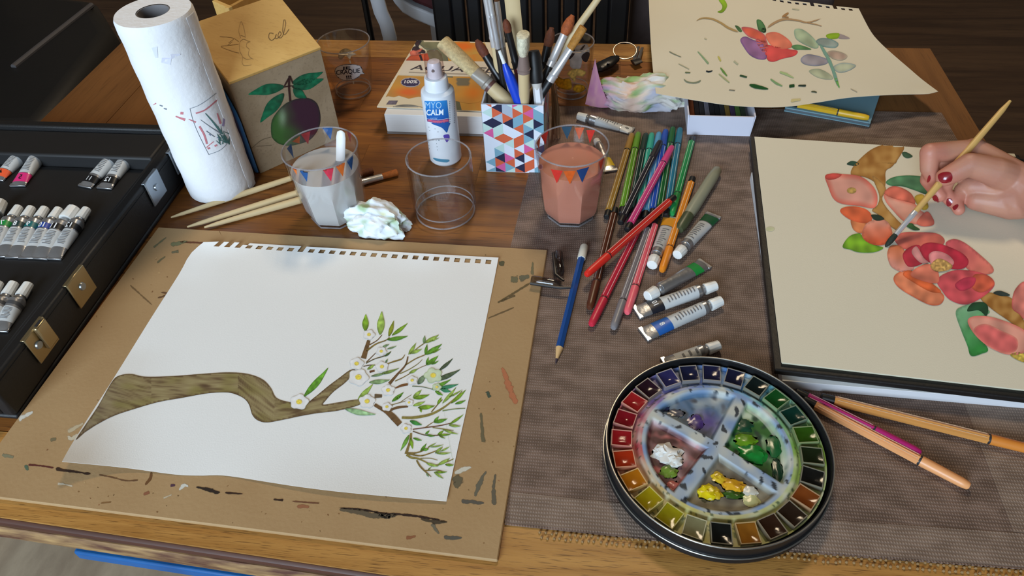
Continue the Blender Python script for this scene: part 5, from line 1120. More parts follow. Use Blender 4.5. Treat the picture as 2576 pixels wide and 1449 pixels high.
b = MB(); b.tube([B-d*.021, B-d*.018, B-d*.003, B-d*.001, B], [.0042, .0045, .0044, .0036, .0018], 16); build(b, 'eraser_cap', PC((226, 222, 206), .6), pcl)
def clipcap(a, e, kx, ky_, h, label):
    A = U(a[0], a[1], h); B = U(e[0], e[1], h); d = (B-A).normalized(); sd = d.cross(V(0, 0, 1)).normalized()
    t_ = thing('pen_cap', label, 'pen cap', A.lerp(B, .5)-V(0, 0, .005))
    b = MB(); b.tube([A, A+d*.002, B-d*.004, B], [.0042, .0050, .0046, .0032], 16); build(b, 'shell', glassm('smoky_plastic', (.55, .53, .52), (.3, .3, .3), 2.), t_)
    b = MB(); C = U(kx, ky_, h)
    q = [A+sd*.0052, B+sd*.0048, C]
    b.tube([q[0], q[0].lerp(q[1], .5), q[1], q[2]], [.0016, .0016, .0017, .0012], 8, flat=[(1, 1)]*4); build(b, 'clip', PC((22, 20, 22), .4), t_)
clipcap((1337, 704), (1412, 716), 1436, 724, BH+.0056, 'smoky pen cap with a black clip lying on the board edge')
clipcap((1404, 636), (1410, 690), 1418, 706, MH+.0056, 'smoky pen cap with a black clip standing off beside the pencil')

# ================================================================== paint tubes on the runner
paint_tube((1640, 668), (1690, 546), .0062, (224, 156, 34), 'ochre-banded silver paint tube lying cap down beside the orange pen', None, (.70, .95), None, lab=(.1, .68), surf=MH, capr=.98, capl=1.9)
paint_tube((1703, 642), (1796, 540), .0062, (22, 84, 48), 'dark-green-banded silver paint tube with an open cap end beside the water brush', None, (.70, .92), None, lab=(.1, .68), surf=MH, capr=.95, capl=1.9)
paint_tube((1628, 746), (1775, 662), .0062, (30, 146, 64), 'bare silver paint tube with a bright green band above the pair of labelled tubes', None, (.66, .84), None, lab=None, surf=MH, capr=1.0, capl=1.9, wide=1.35)
paint_tube((1802, 718), (1600, 786), .0064, (24, 26, 36), 'silver paint tube with a black band number 10 lying above the blue one', None, (.60, .80), '10', (230, 230, 230), lab=(.05, .60), surf=MH, capr=.86, capl=2.0)
paint_tube((1815, 756), (1618, 842), .0064, (30, 92, 170), 'silver paint tube with a blue band number 8 lying above the paint tin', None, (.58, .82), '8', (230, 230, 230), lab=(.05, .58), surf=MH, capr=.86, capl=2.0)
paint_tube((1810, 868), (1672, 918), .0060, None, 'silver paint tube half hidden behind the round paint tin', None, lab=(.1, .7), surf=MH, capr=.86, capl=2.0, lines=3)
paint_tube((1453, 291), (1592, 330), .0056, (222, 222, 218), 'white-capped silver paint tube with a black dot lying behind the peach glass', None, (.74, .98), '0', (24, 24, 24), lab=(.14, .72), surf=MH, capr=.95, capl=2.3, lines=9)
paint_tube((1500, 352), (1536, 431), .0052, (232, 200, 30), 'yellow-banded silver paint tube peeping out behind the peach glass', None, (.55, .84), None, lab=None, surf=MH, capr=.8, capl=1.6, wide=1.7)

# ================================================================== pastel box, teal notebook, loose flower study
f0, f1 = U(1728, 341, MH), U(1886, 341, MH); ph = .0285; dpt = .105
px0, px1, py0 = f0.x, f1.x, (f0.y+f1.y)/2; fl_ = .0022
pbx = thing('pastel_box', 'open white cardboard box of dark pastel sticks under the loose flower study', 'box', ((px0+px1)/2, py0+dpt/2, T+MH))
card = M('white_card', (212, 212, 226), .7, nscale=20, namt=.04)
z0 = T+MH+.0002; z1 = T+MH+ph
def wallq(x0, y0, x1, y1, nx, ny):
    b = MB(); b.slab([V(x0, y0, z0), V(x1, y1, z0), V(x1+(x1-x0)*.0+nx*fl_, y1+ny*fl_, z1), V(x0+nx*fl_, y0+ny*fl_, z1)], V(-nx, -ny, 0), .0018); build(b, 'side_panel', card, pbx, smooth=0)
wallq(px0, py0, px1, py0, 0, -1); wallq(px0, py0+dpt, px1, py0+dpt, 0, 1); wallq(px0, py0, px0, py0+dpt, -1, 0); wallq(px1, py0, px1, py0+dpt, 1, 0)
b = MB(); b.box((px0+.001, py0+.001, z0), (px1-.001, py0+dpt-.001, z0+.0012)); build(b, 'bottom', card, pbx, smooth=0)
cols = [(176, 92, 48), (58, 46, 42), (60, 54, 54), (132, 128, 140), (36, 34, 38), (30, 30, 32), (52, 52, 54), (148, 118, 50), (74, 58, 92), (84, 124, 52), (48, 62, 40)]
nms = ['orange', 'dark umber', 'charcoal', 'pale grey', 'near-black', 'black', 'slate', 'ochre', 'purple', 'green', 'olive']
wv = (px1-px0-.0044)/11.6
for i, (c, nm_) in enumerate(zip(cols, nms)):
    x = px0+.0022+i*wv; b = MB(); b.box((x+.0003, py0+.004, z0+.013), (x+wv-.0002, py0+.078, z0+.013+wv*.95)); tag(build(b, 'pastel_stick', M('chalk_%s' % nm_.replace(' ', '_'), c, .9, nscale=60, namt=.3), bevel=.0006), nm_+' pastel stick lying in the white cardboard box', 'pastel', 'pastel sticks in the white box')
b = MB(); b.box((px0+.002, py0+.003, z0+.0014), (px1-.002, py0+.079, z0+.0128)); build(b, 'insert', PC((120, 116, 112), .9), pbx, smooth=0)
tz = MH+.006
tq = [U(1975, 270, tz), U(2190, 309, tz), U(2222, 214, tz), U(2000, 190, tz)]
tn = thing('teal_notebook', 'teal-blue closed notebook lying under the corner of the flower study', 'notebook', (tq[0]+tq[2])/2-V(0, 0, tz))
teal = M('teal_cover', (122, 158, 170), .6, nscale=14, namt=.12)
b = MB(); b.prism([(p.x, p.y) for p in tq], T+tz-.0016, T+tz); build(b, 'cover', teal, tn, smooth=0, bevel=.0005)
cq = (tq[0]+tq[2])/2
b = MB(); b.prism([(cq.x+(p.x-cq.x)*.97, cq.y+(p.y-cq.y)*.97) for p in tq], T+MH+.0016, T+tz-.0016); build(b, 'pages', PC((96, 104, 110), .8), tn, smooth=0)
b = MB(); b.prism([(p.x, p.y) for p in tq], T+MH+.0002, T+MH+.0016); build(b, 'cover', teal, tn, smooth=0)

us2, hc2 = holes_us(27, .02, .985, .5)
vs2 = [0, .012, .03]+[.03+.97*i/24 for i in range(1, 25)]
def skip2(i, j): return (j == 1 and i in hc2) or (j == 0 and i in (43, 49))
def h2(u, v):
    h = .0335+.004*math.sin(u*5)*v
    h -= .006*max(0, (u-.72)/.28)**2*v; h += .004*max(0, (u-.93)/.07)*max(0, (v-.9)/.1)
    h -= .010*(1-v)**2
    return h+.0015*math.sin(u*9+1)*(v**3)
s2 = patch([(1628, -78), (1750, -52), (1880, -22), (1970, -2), (2050, 8), (2110, 16), (2160, 21)], [(1650, 235), (1700, 244), (1760, 254), (1830, 264), (1900, 269), (1980, 268), (2060, 257), (2140, 245), (2250, 238), (2335, 236), (2360, 230)],
           [(1628, -78), (1632, 0), (1636, 90), (1642, 170), (1650, 235)], [(2160, 21), (2190, 78), (2215, 108), (2250, 140), (2285, 170), (2320, 200), (2360, 230)], h2, us2, vs2, skip2)
fs_ = thing('flower_study', 'loose torn-off cream sheet with watercolour flower tests lying on the pastel box', 'painting', U(1960, 150, .02))
build(s2, 'paper', CREAM, fs_, smooth=60, solid=.0003, fix=False); b2 = s2.bvh()
cS = lambda x, y: (1620+x/3.3026, y/3.3026)
def WS(l): return [cS(*p) for p in l]
for pl, ci, ce in (([(800, 330), (840, 305), (900, 330), (990, 370), (1020, 480), (960, 495), (880, 460), (820, 380)], (158, 112, 164), (120, 84, 150)), ([(810, 230), (900, 235), (1000, 290), (1010, 360), (930, 330), (860, 300)], (218, 100, 78), (190, 96, 110)),
                   ([(1010, 290), (1100, 270), (1200, 330), (1230, 390), (1150, 410), (1060, 380)], (230, 130, 104), (222, 112, 92)), ([(1005, 380), (1100, 390), (1200, 410), (1275, 425), (1250, 465), (1150, 490), (1070, 515), (1020, 490)], (222, 84, 82), (208, 66, 72)),
                   ([(930, 330), (1010, 330), (1030, 400), (1000, 440), (960, 400)], (222, 112, 110), (214, 104, 110))):
    decal(fs_, 'painted_petal', WS(pl), b2, wash(ci, ce, .22, .04, 4), .0004, 4)
for pl, ci, ce in (([(935, 170), (975, 175), (1010, 235), (985, 268), (950, 250)], (84, 134, 84), (60, 110, 66)), ([(975, 240), (1010, 235), (1012, 268), (985, 272)], (26, 56, 34), (26, 56, 34)), ([(755, 215), (790, 225), (815, 262), (790, 265)], (92, 132, 84), (70, 116, 70)), ([(1225, 385), (1290, 375), (1390, 412), (1300, 415), (1250, 412)], (98, 146, 96), (80, 132, 84)),
                   ([(1250, 250), (1310, 245), (1390, 300), (1450, 380), (1420, 405), (1330, 370), (1260, 320)], (168, 186, 156), (140, 170, 150)), ([(1430, 340), (1480, 318), (1560, 330), (1615, 365), (1590, 398), (1520, 395), (1450, 375)], (154, 170, 166), (110, 146, 150)), ([(1300, 495), (1350, 455), (1440, 465), (1530, 500), (1510, 535), (1420, 550), (1330, 535)], (164, 158, 168), (132, 138, 164)),
                   ([(1520, 440), (1570, 422), (1650, 440), (1690, 470), (1650, 502), (1570, 492)], (188, 164, 150), (180, 172, 156)), ([(1570, 560), (1640, 525), (1720, 530), (1760, 550), (1700, 590), (1620, 605)], (180, 188, 164), (150, 170, 176)), ([(1370, 590), (1450, 575), (1530, 610), (1570, 655), (1500, 660), (1420, 635)], (178, 186, 158), (160, 172, 150)),
                   ([(1510, 300), (1540, 282), (1620, 280), (1610, 320), (1540, 325)], (142, 180, 40), (130, 168, 30)), ([(1620, 282), (1710, 320), (1650, 326), (1615, 318)], (178, 166, 168), (168, 156, 164)), ([(610, 100), (640, 85), (650, 50), (620, 0), (660, -5), (690, 45), (670, 90), (640, 110)], (146, 186, 44), (128, 170, 30))):
    decal(fs_, 'painted_leaf', WS(pl), b2, wash(ci, ce, .2, .05, 4), .0005, 4)
brn = (176, 146, 110)
st = [([(420, 185), (480, 155), (560, 160), (640, 195), (700, 235), (800, 275)], [6, 12, 16, 18, 20, 14], (178, 150, 100)), ([(1010, 245), (1080, 195), (1160, 165), (1260, 170), (1350, 190), (1420, 175), (1490, 150)], [24, 20, 22, 16, 14, 10, 4], brn), ([(1350, 192), (1420, 205), (1480, 222)], [9, 7, 3], brn),
      ([(1140, 150), (1170, 130), (1205, 108)], [10, 26, 8], (166, 128, 84)), ([(1155, 140), (1200, 150)], [8, 16], (160, 124, 84)), ([(1455, 360), (1490, 420), (1530, 490), (1560, 560), (1585, 630), (1615, 735)], [22, 30, 34, 30, 34, 8], (124, 166, 152)), ([(1590, 650), (1605, 690), (1625, 740)], [24, 22, 4], (112, 176, 92)),
      ([(205, 428), (240, 448), (315, 480)], [6, 6, 2], (130, 132, 110)), ([(280, 530), (340, 560), (380, 582)], [3, 5, 3], (170, 168, 140)), ([(440, 425), (490, 480), (540, 540)], [3, 14, 18], (140, 170, 130)), ([(610, 465), (625, 490), (640, 520)], [6, 16, 8], (196, 190, 100)), ([(630, 560), (660, 600), (695, 642)], [6, 20, 6], (104, 148, 72)),
      ([(340, 605), (385, 607)], [12, 10], (104, 118, 84)), ([(325, 650), (350, 680), (410, 692), (460, 680), (472, 665)], [8, 12, 10, 14, 10], (128, 138, 116)), ([(510, 588), (535, 600), (575, 588)], [12, 14, 3], (36, 44, 50)), ([(615, 612), (660, 650), (715, 695)], [4, 14, 3], (170, 178, 130)), ([(745, 510), (780, 540)], [16, 14], (180, 184, 158)),
      ([(795, 630), (855, 645)], [16, 18], (50, 84, 56)), ([(865, 705), (900, 715), (940, 725), (1040, 745)], [20, 44, 36, 3], (28, 84, 40)), ([(1045, 655), (1090, 690), (1155, 722)], [8, 22, 4], (128, 166, 116)), ([(1120, 600), (1180, 620), (1250, 655)], [16, 24, 4], (170, 194, 140)), ([(1205, 720), (1250, 715)], [34, 28], (30, 76, 40)),
      ([(1280, 715), (1345, 715)], [12, 22], (40, 58, 50)), ([(1380, 765), (1415, 765), (1440, 775)], [8, 14, 6], (80, 88, 66)), ([(705, 750), (755, 755)], [5, 5], (126, 120, 104)), ([(1715, 740), (1770, 768)], [3, 5], (180, 170, 146)), ([(500, 320), (520, 330)], [10, 8], (196, 190, 162)), ([(1220, 840), (1300, 830)], [30, 20], (206, 194, 140)), ([(1230, 75), (1290, 85)], [12, 6], (192, 190, 164))]
for pts, w, c in st: soft_stroke(fs_, 'painted_stroke', WS(pts), [x/3.3026 for x in w], c, b2, .0007, SOFT2, 1.15)

# ================================================================== sketchbook with the camellia painting
SKZ = .0225
k0, k1, k3 = U(1887, 339, SKZ-.001), U(1951, 925, SKZ-.001), U(2566, 384, SKZ-.001); k2 = k1+(k3-k0)
sk = thing('sketchbook', 'black-bound sketchbook open at a watercolour of pink camellias', 'sketchbook', ((k0+k2)/2).xy.to_3d()+V(0, 0, T+MH+.0105))
kb = M('black_cover', (20, 17, 16), .5, nscale=40, namt=.3, bscale=300, bstr=.2)
b = MB(); b.prism([(p.x, p.y) for p in (k0, k1, k2, k3)], T+MH+.0106, T+SKZ-.0035); build(b, 'cover', kb, sk, smooth=0, bevel=.0015)
g0, g1, g3 = U(1898, 343, SKZ), U(1966, 911, SKZ), U(2552, 386, SKZ); g2_ = g1+(g3-g0)
b = MB(); ug = [i/24 for i in range(25)]; vs = []
for v in ug:
    for u in ug:
        p = g0+(g3-g0)*u+(g1-g0)*v; vs.append(V(p.x, p.y, T+SKZ-.0004+.0006*math.sin(u*3)*math.sin(v*3.1)))
n = 25; b.add(vs, [[j*n+i, (j+1)*n+i, (j+1)*n+i+1, j*n+i+1] for j in range(24) for i in range(24)]); bq_ = b.bvh()
build(b, 'page', CREAM, sk, smooth=60, solid=.0004, fix=False)
b = MB(); b.prism([(p.x, p.y) for p in (g0.lerp(g2_, .004), g1.lerp(g3, .004), g2_.lerp(g0, .004), g3.lerp(g1, .004))], T+SKZ-.0035, T+SKZ-.0009); build(b, 'pages', M('cream_edges', (206, 198, 172), .8, nscale=200, namt=.1, nstretch=(.05, .05, 6)), sk, smooth=0)
wpz = [U(1962, 976, MH), U(2640, 1033, MH)]; wd2 = (wpz[1]-wpz[0]); wn = V(-wd2.y, wd2.x, 0).normalized()
wpd = thing('white_pad', 'white paper pad lying under the black sketchbook', 'paper pad', wpz[0].lerp(wpz[1], .4)+wn*.15)
b = MB(); b.prism([(p.x, p.y) for p in (wpz[0], wpz[1], wpz[1]+wn*.30, wpz[0]+wn*.30)], T+MH+.0003, T+MH+.0100); build(b, 'pages', M('pad_edges', (214, 214, 218), .8, nscale=200, namt=.1, nstretch=(.05, .05, 6)), wpd, smooth=0)
b = MB(); b.prism([(p.x, p.y) for p in (wpz[0], wpz[1], wpz[1]+wn*.30, wpz[0]+wn*.30)], T+MH+.0100, T+MH+.0104); build(b, 'top_sheet', PAPER, wpd, smooth=0)
b = MB(); b.tube([U(2542, 395, .024), U(2556, 397, .0255), U(2580, 405, .024), U(2620, 440, .0235)], .0011, 8); build(b, 'elastic', PC((20, 18, 18), .6), sk)
c5 = lambda x, y: (2040+x/2.3377, 320+y/2.3377)
def W5(l): return [c5(*p) for p in l]
och = lambda x, y, d: mixc(mixc((156, 104, 44), (196, 150, 84), .5+1.1*nz(x*.05, y*.05, 2.)), (124, 82, 36), max(0, 1-d/3)*.5)
def PT(nm_, pl, ci, ce=None, off=.0004, amt=.30, sc=.045, ew=4, step=4.5): decal(sk, nm_, W5(pl), bq_, (ci if callable(ci) else wash(ci, ce, amt, sc, ew)), off, step)
PT('painted_bark', [(235, 280), (250, 230), (330, 150), (400, 112), (480, 95), (545, 115), (530, 160), (480, 230), (440, 260), (438, 330), (425, 380), (380, 330), (330, 300), (280, 288)], och)
PT('painted_branch', [(360, 290), (420, 330), (440, 370), (418, 420), (440, 470), (500, 540), (545, 590), (520, 612), (460, 580), (400, 520), (358, 492), (390, 460), (400, 400)], lambda x, y, d: mixc(mixc((176, 128, 62), (200, 156, 92), .5+nz(x*.04, y*.04)), (120, 84, 44), max(0, 1-d/3)*.5), off=.0005)
PT('painted_leaf', [(440, 325), (480, 297), (560, 285), (650, 292), (690, 320), (690, 395), (610, 372), (540, 350), (470, 345)], (84, 134, 96), (52, 108, 70), .0004, .45)
PT('painted_leaf', [(210, 217), (240, 200), (282, 212), (270, 228), (230, 226)], (42, 82, 66)); PT('painted_leaf', [(535, 152), (560, 148), (598, 172), (570, 184), (545, 175)], (62, 96, 72))
PT('painted_petal', [(82, 290), (120, 275), (190, 278), (290, 292), (360, 345), (390, 410), (372, 476), (280, 465), (180, 452), (130, 420), (100, 350)], (226, 162, 146), (220, 108, 92), .0006, .2, .03, 14)
PT('painted_petal', [(82, 290), (120, 275), (180, 280), (150, 305), (100, 312)], (220, 84, 76), None, .0008); PT('stamens', ell(238, 376, 28, 18), (200, 164, 90), None, .0008, .4, .2)
PT('painted_petal', [(430, 390), (470, 352), (530, 358), (590, 395), (612, 450), (560, 440), (480, 420)], (222, 116, 96), None, .0006)
PT('painted_petal', [(428, 395), (480, 415), (560, 440), (612, 455), (640, 490), (720, 545), (700, 580), (600, 570), (540, 550), (480, 490), (440, 440)], (226, 166, 148), (220, 124, 106), .0005, .2, .04, 8)
PT('painted_petal', [(620, 560), (680, 500), (720, 550), (715, 580), (650, 585)], (220, 120, 100), (208, 104, 90), .0007)
PT('painted_yellow', [(610, 410), (660, 400), (690, 470), (660, 490), (620, 450)], (198, 168, 66), None, .0006)
PT('painted_petal', [(170, 495), (200, 472), (270, 470), (330, 490), (360, 530), (340, 565), (270, 560), (210, 535)], (222, 104, 64), (214, 92, 56), .0006)
PT('painted_petal', [(235, 545), (300, 555), (325, 575), (300, 625), (250, 605)], (228, 138, 88), None, .0005)
PT('painted_petal', [(298, 630), (325, 570), (390, 545), (450, 560), (478, 630), (450, 685), (380, 697), (320, 672)], grad((232, 156, 134), (218, 96, 60), c5(380, 560), c5(380, 680)), None, .0007)
PT('painted_leaf', [(352, 520), (400, 520), (430, 545), (380, 552)], (34, 54, 44), None, .0008)
PT('painted_leaf', [(185, 705), (225, 645), (285, 628), (315, 665), (370, 695), (425, 712), (370, 738), (280, 738), (230, 722)], (122, 172, 40), (96, 156, 34), .0006, .35)
PT('painted_leaf', [(555, 580), (590, 568), (610, 585), (640, 605), (600, 608)], (56, 108, 60), None, .0008)
PT('painted_petal', [(490, 660), (540, 622), (640, 620), (740, 628), (785, 665), (760, 700), (640, 715), (540, 715)], (216, 112, 96), (206, 96, 90), .0005)
PT('painted_petal', [(448, 740), (470, 700), (530, 705), (565, 760), (605, 830), (545, 855), (480, 830), (455, 790)], grad((222, 122, 78), (230, 160, 148), c5(500, 700), c5(520, 840)), None, .0006)
PT('painted_petal', [(790, 690), (835, 660), (900, 680), (985, 745), (1068, 825), (1060, 862), (980, 866), (900, 820), (850, 750)], grad((206, 92, 100), (226, 128, 112), c5(840, 690), c5(1000, 860)), None, .0005)
PT('painted_petal', [(484, 895), (510, 860), (570, 850), (670, 920), (775, 985), (765, 1040), (700, 1048), (600, 1000), (515, 945)], (228, 136, 98), (212, 100, 66), .0006)
PT('painted_petal', [(540, 870), (580, 845), (680, 900), (765, 970), (700, 970), (600, 915)], (222, 104, 58), None, .0007)
PT('painted_petal', [(740, 900), (820, 850), (930, 845), (1040, 875), (1078, 930), (1010, 1000), (910, 1045), (820, 1020), (770, 965)], (208, 84, 92), (198, 72, 84), .0006)
PT('painted_petal', [(960, 870), (1040, 878), (1076, 930), (1000, 975), (940, 940)], (220, 100, 72), None, .0007)
PT('painted_petal', [(845, 930), (900, 890), (965, 890), (950, 940), (880, 965)], (196, 58, 84), None, .0008)
PT('painted_petal', [(600, 845), (680, 808), (740, 840), (748, 915), (680, 915), (590, 880)], (220, 124, 100), (212, 108, 88), .0008)
PT('painted_petal', [(538, 755), (580, 708), (640, 700), (668, 780), (640, 812), (570, 822)], (184, 48, 66), None, .0007)
PT('painted_petal', [(590, 740), (620, 705), (660, 770), (690, 800), (640, 800)], (224, 152, 150), None, .0009)
PT('painted_petal', [(640, 722), (675, 685), (760, 690), (880, 740), (925, 790), (900, 832), (830, 838), (740, 805), (680, 790)], (190, 44, 68), None, .0008)
PT('painted_petal', [(690, 760), (730, 732), (800, 752), (840, 800), (800, 835), (720, 830)], (222, 140, 142), None, .0010)
PT('stamens', [(700, 820), (740, 780), (790, 790), (830, 825), (790, 850), (730, 852)], (206, 164, 96), None, .0012, .5, .3)
PT('painted_branch', [(990, 1000), (1040, 975), (1100, 985), (1180, 1010), (1215, 1080), (1262, 1160), (1262, 1210), (1160, 1140), (1060, 1070)], och, off=.0005)
PT('painted_petal', [(1180, 1060), (1198, 960), (1262, 920), (1262, 1120), (1220, 1100)], (226, 134, 122), (208, 96, 92), .0006)
PT('painted_leaf', [(1070, 978), (1110, 965), (1170, 990), (1120, 996)], (52, 66, 62), None, .0007)
PT('painted_leaf', [(850, 1095), (880, 1060), (960, 1045), (1050, 1085), (1000, 1120), (925, 1150), (950, 1200), (1040, 1305), (1000, 1335), (940, 1346), (918, 1285), (880, 1190)], grad((132, 186, 144), (52, 142, 66), c5(900, 1080), c5(970, 1320)), None, .0005)
PT('painted_leaf', [(918, 1085), (945, 1040), (1010, 1032), (1040, 1060), (1030, 1112), (985, 1080)], (28, 78, 48), None, .0007)
PT('painted_petal', [(920, 1140), (975, 1112), (1100, 1130), (1262, 1205), (1262, 1320), (1150, 1338), (1040, 1290), (960, 1220)], (228, 160, 142), (222, 124, 112), .0006, .2, .03, 8)
PT('painted_petal', [(955, 1195), (1020, 1160), (1120, 1200), (1210, 1250), (1200, 1320), (1110, 1325), (1010, 1270)], (220, 108, 106), (226, 138, 122), .0007, .25)
PT('painted_yellow', [(1170, 1340), (1220, 1325), (1262, 1345), (1262, 1385), (1210, 1370)], (206, 180, 80), None, .0006, .5, .2)
PT('paint_smudge', ell(-240, 600, 26, 14), (184, 192, 140), (206, 204, 170), .0003, .1, .05, 12)

# ================================================================== hand holding the brush
hr = thing('person', 'hand with dark red nails holding a thin brush over the open sketchbook', 'person', U(2480, 540, SKZ).xy.to_3d()+V(0, 0, T+SKZ))
def Q(x, y, h): return U(x, y, h)
m = MB(); cap = m.capsule
wr = Q(2604, 490, .055); mcp = {'i': Q(2450, 378, .074), 'm': Q(2468, 388, .066), 'r': Q(2486, 415, .054), 'p': Q(2505, 452, .042)}
def chain(P, R):
    for a, b, ra, rb in zip(P[:-1], P[1:], R[:-1], R[1:]): cap(a, b, ra, rb)
chain([mcp['i'], Q(2340, 384, .078), Q(2337, 424, .063), Q(2352, 458, .050)], [.0115, .0098, .0084, .0068])          # index
chain([mcp['m'], Q(2350, 412, .062), Q(2336, 452, .048), Q(2364, 492, .038)], [.0110, .0092, .0082, .0068])           # middle
chain([mcp['r'], Q(2388, 440, .052), Q(2370, 478, .040), Q(2394, 506, .033)], [.0105, .0086, .0078, .0066])           # ring
chain([mcp['p'], Q(2420, 478, .040), Q(2404, 508, .033), Q(2412, 528, .030)], [.0095, .0076, .0068, .0058])           # little
chain([Q(2555, 452, .060), Q(2502, 432, .072), Q(2440, 414, .078), Q(2378, 446, .066)], [.0165, .0145, .0116, .0092])  # thumb
for k in 'imrp': cap(mcp[k], wr, .0125 if k != 'p' else .0115, .021)
cap(Q(2458, 502, .037), Q(2545, 512, .040), .0115, .0165); cap(Q(2445, 468, .046), Q(2525, 470, .052), .0115, .0150); cap(Q(2520, 500, .042), wr, .0150, .020); cap(Q(2500, 470, .045), Q(2560, 505, .044), .013, .019)
cap(Q(2555, 456, .058), wr, .0165, .020)
fore = Q(2860, 590, .066); cap(wr, fore, .0225, .036); fe = fore+(fore-wr).normalized()*.10; fe.z = fore.z+.01; cap(fore, fe, .036, .040)
me = bpy.data.meshes.new('hand'); me.from_pydata(m.v, [], m.f); tmp = bpy.data.objects.new('hand_tmp', me); COL.objects.link(tmp)
r_ = tmp.modifiers.new('r', 'REMESH'); r_.mode = 'VOXEL'; r_.voxel_size = .0011
sm = tmp.modifiers.new('s', 'SMOOTH'); sm.factor = .5; sm.iterations = 9
dg = bpy.context.evaluated_depsgraph_get(); dg.update(); ev = tmp.evaluated_get(dg).to_mesh()
hm_ = MB(); hm_.add([v.co.copy() for v in ev.vertices], [list(p.vertices) for p in ev.polygons])
cs = []
for v in ev.vertices:
    p = v.co; n = noise.noise(p*60); c = mixc((190, 138, 114), (178, 124, 104), .5+n)
    for tipp in (Q(2352, 458, .050), Q(2364, 492, .038), Q(2394, 506, .033), Q(2412, 528, .030), Q(2378, 446, .066), Q(2340, 384, .078)):
        c = mixc(c, (208, 124, 106), max(0, 1-(p-tipp).length/.018)*.7)
    cs.append(lin(c))
hm_.c = cs; bpy.data.objects.remove(tmp)
skin = M('skin', vcol=True, rough=.5, sss=.18, bscale=350, bstr=.15)
build(hm_, 'hand', skin, hr, smooth=80, fix=False); bvh_h = hm_.bvh()
sd_ = (fe-wr).normalized(); s0_ = wr+(fe-wr)*.52; P_ = [s0_, s0_+sd_*.006, s0_+sd_*.05, s0_+sd_*.12, s0_+sd_*.24, s0_+sd_*.36+V(0, 0, .03)]
b = MB(); b.tube(P_, [.038, .046, .048, .051, .056, .062], 28); build(b, 'sleeve', M('brown_knit', (62, 44, 34), .95, nscale=30, namt=.35, bscale=260, bstr=.8), hr, label='dark brown knitted sleeve')
nail = M('red_nail_varnish', (136, 22, 32), .22, nscale=40, namt=.1, coat=.5)
cH = lambda x, y: (2200+x/3.534, 230+y/3.534)
for pl in ([(572, 745), (620, 722), (672, 724), (690, 760), (672, 800), (615, 810), (580, 790)], [(478, 752), (492, 742), (500, 770), (488, 800), (472, 800)], [(522, 935), (548, 922), (570, 960), (562, 1000), (538, 980)], [(640, 960), (670, 950), (692, 975), (682, 1012), (650, 1012)], [(700, 1030), (735, 1008), (745, 1025), (718, 1055)]):
    b = MB(); decal_mb(b, [cH(*p) for p in pl], bvh_h, (136, 22, 32), .0006, 2.5, True); b.c = []; build(b, 'fingernail', nail, hr, smooth=60, solid=.0005, fix=False)
brush(U(2541, 254, .112), U(2227, 621, SKZ+.0006), 'thin wooden brush with a dark tip held by the hand over the painting', .0036, 0, .030, .016, (32, 44, 34), group=None, start=.72, hmat=M('golden_handle_wood', (206, 166, 98), .45, nscale=30, namt=.15, dark=(180, 138, 76)), fr=.0027, point=.08)

# ================================================================== round watercolour tin
PC0 = V(.1033, .3315, T+MH)
tin = thing('paint_tin', 'round black watercolour tin with a ring of paint pans and a messy mixing well', 'paint palette', PC0)
tm = M('black_enamel_tin', (38, 38, 40), .35, metal=.5, nscale=14, namt=.3, dark=(20, 20, 22)); rimm = M('bare_tin_rim', (150, 148, 142), .35, metal=.8, nscale=30, namt=.3)
RO = .0885
b = MB(); b.lathe([(0, .0004), (RO*.975, .0004), (RO, .002), (RO, .0085), (RO*.992, .0095), (RO*.985, .0098), (RO*.985, .0205), (RO*.972, .0212), (RO*.962, .0205), (RO*.958, .0125), (.083, .0095), (0, .0095)], 96, PC0); build(b, 'tin_body', tm, tin, smooth=40)
for r_, z_ in ((RO*1.0, .0090), (RO*.979, .0212)):
    b = MB(); b.tube([PC0+V(r_*math.cos(a), r_*math.sin(a), z_) for a in [2*math.pi*i/96 for i in range(97)]], .0007, 8, caps=False); build(b, 'rolled_rim', rimm, tin)
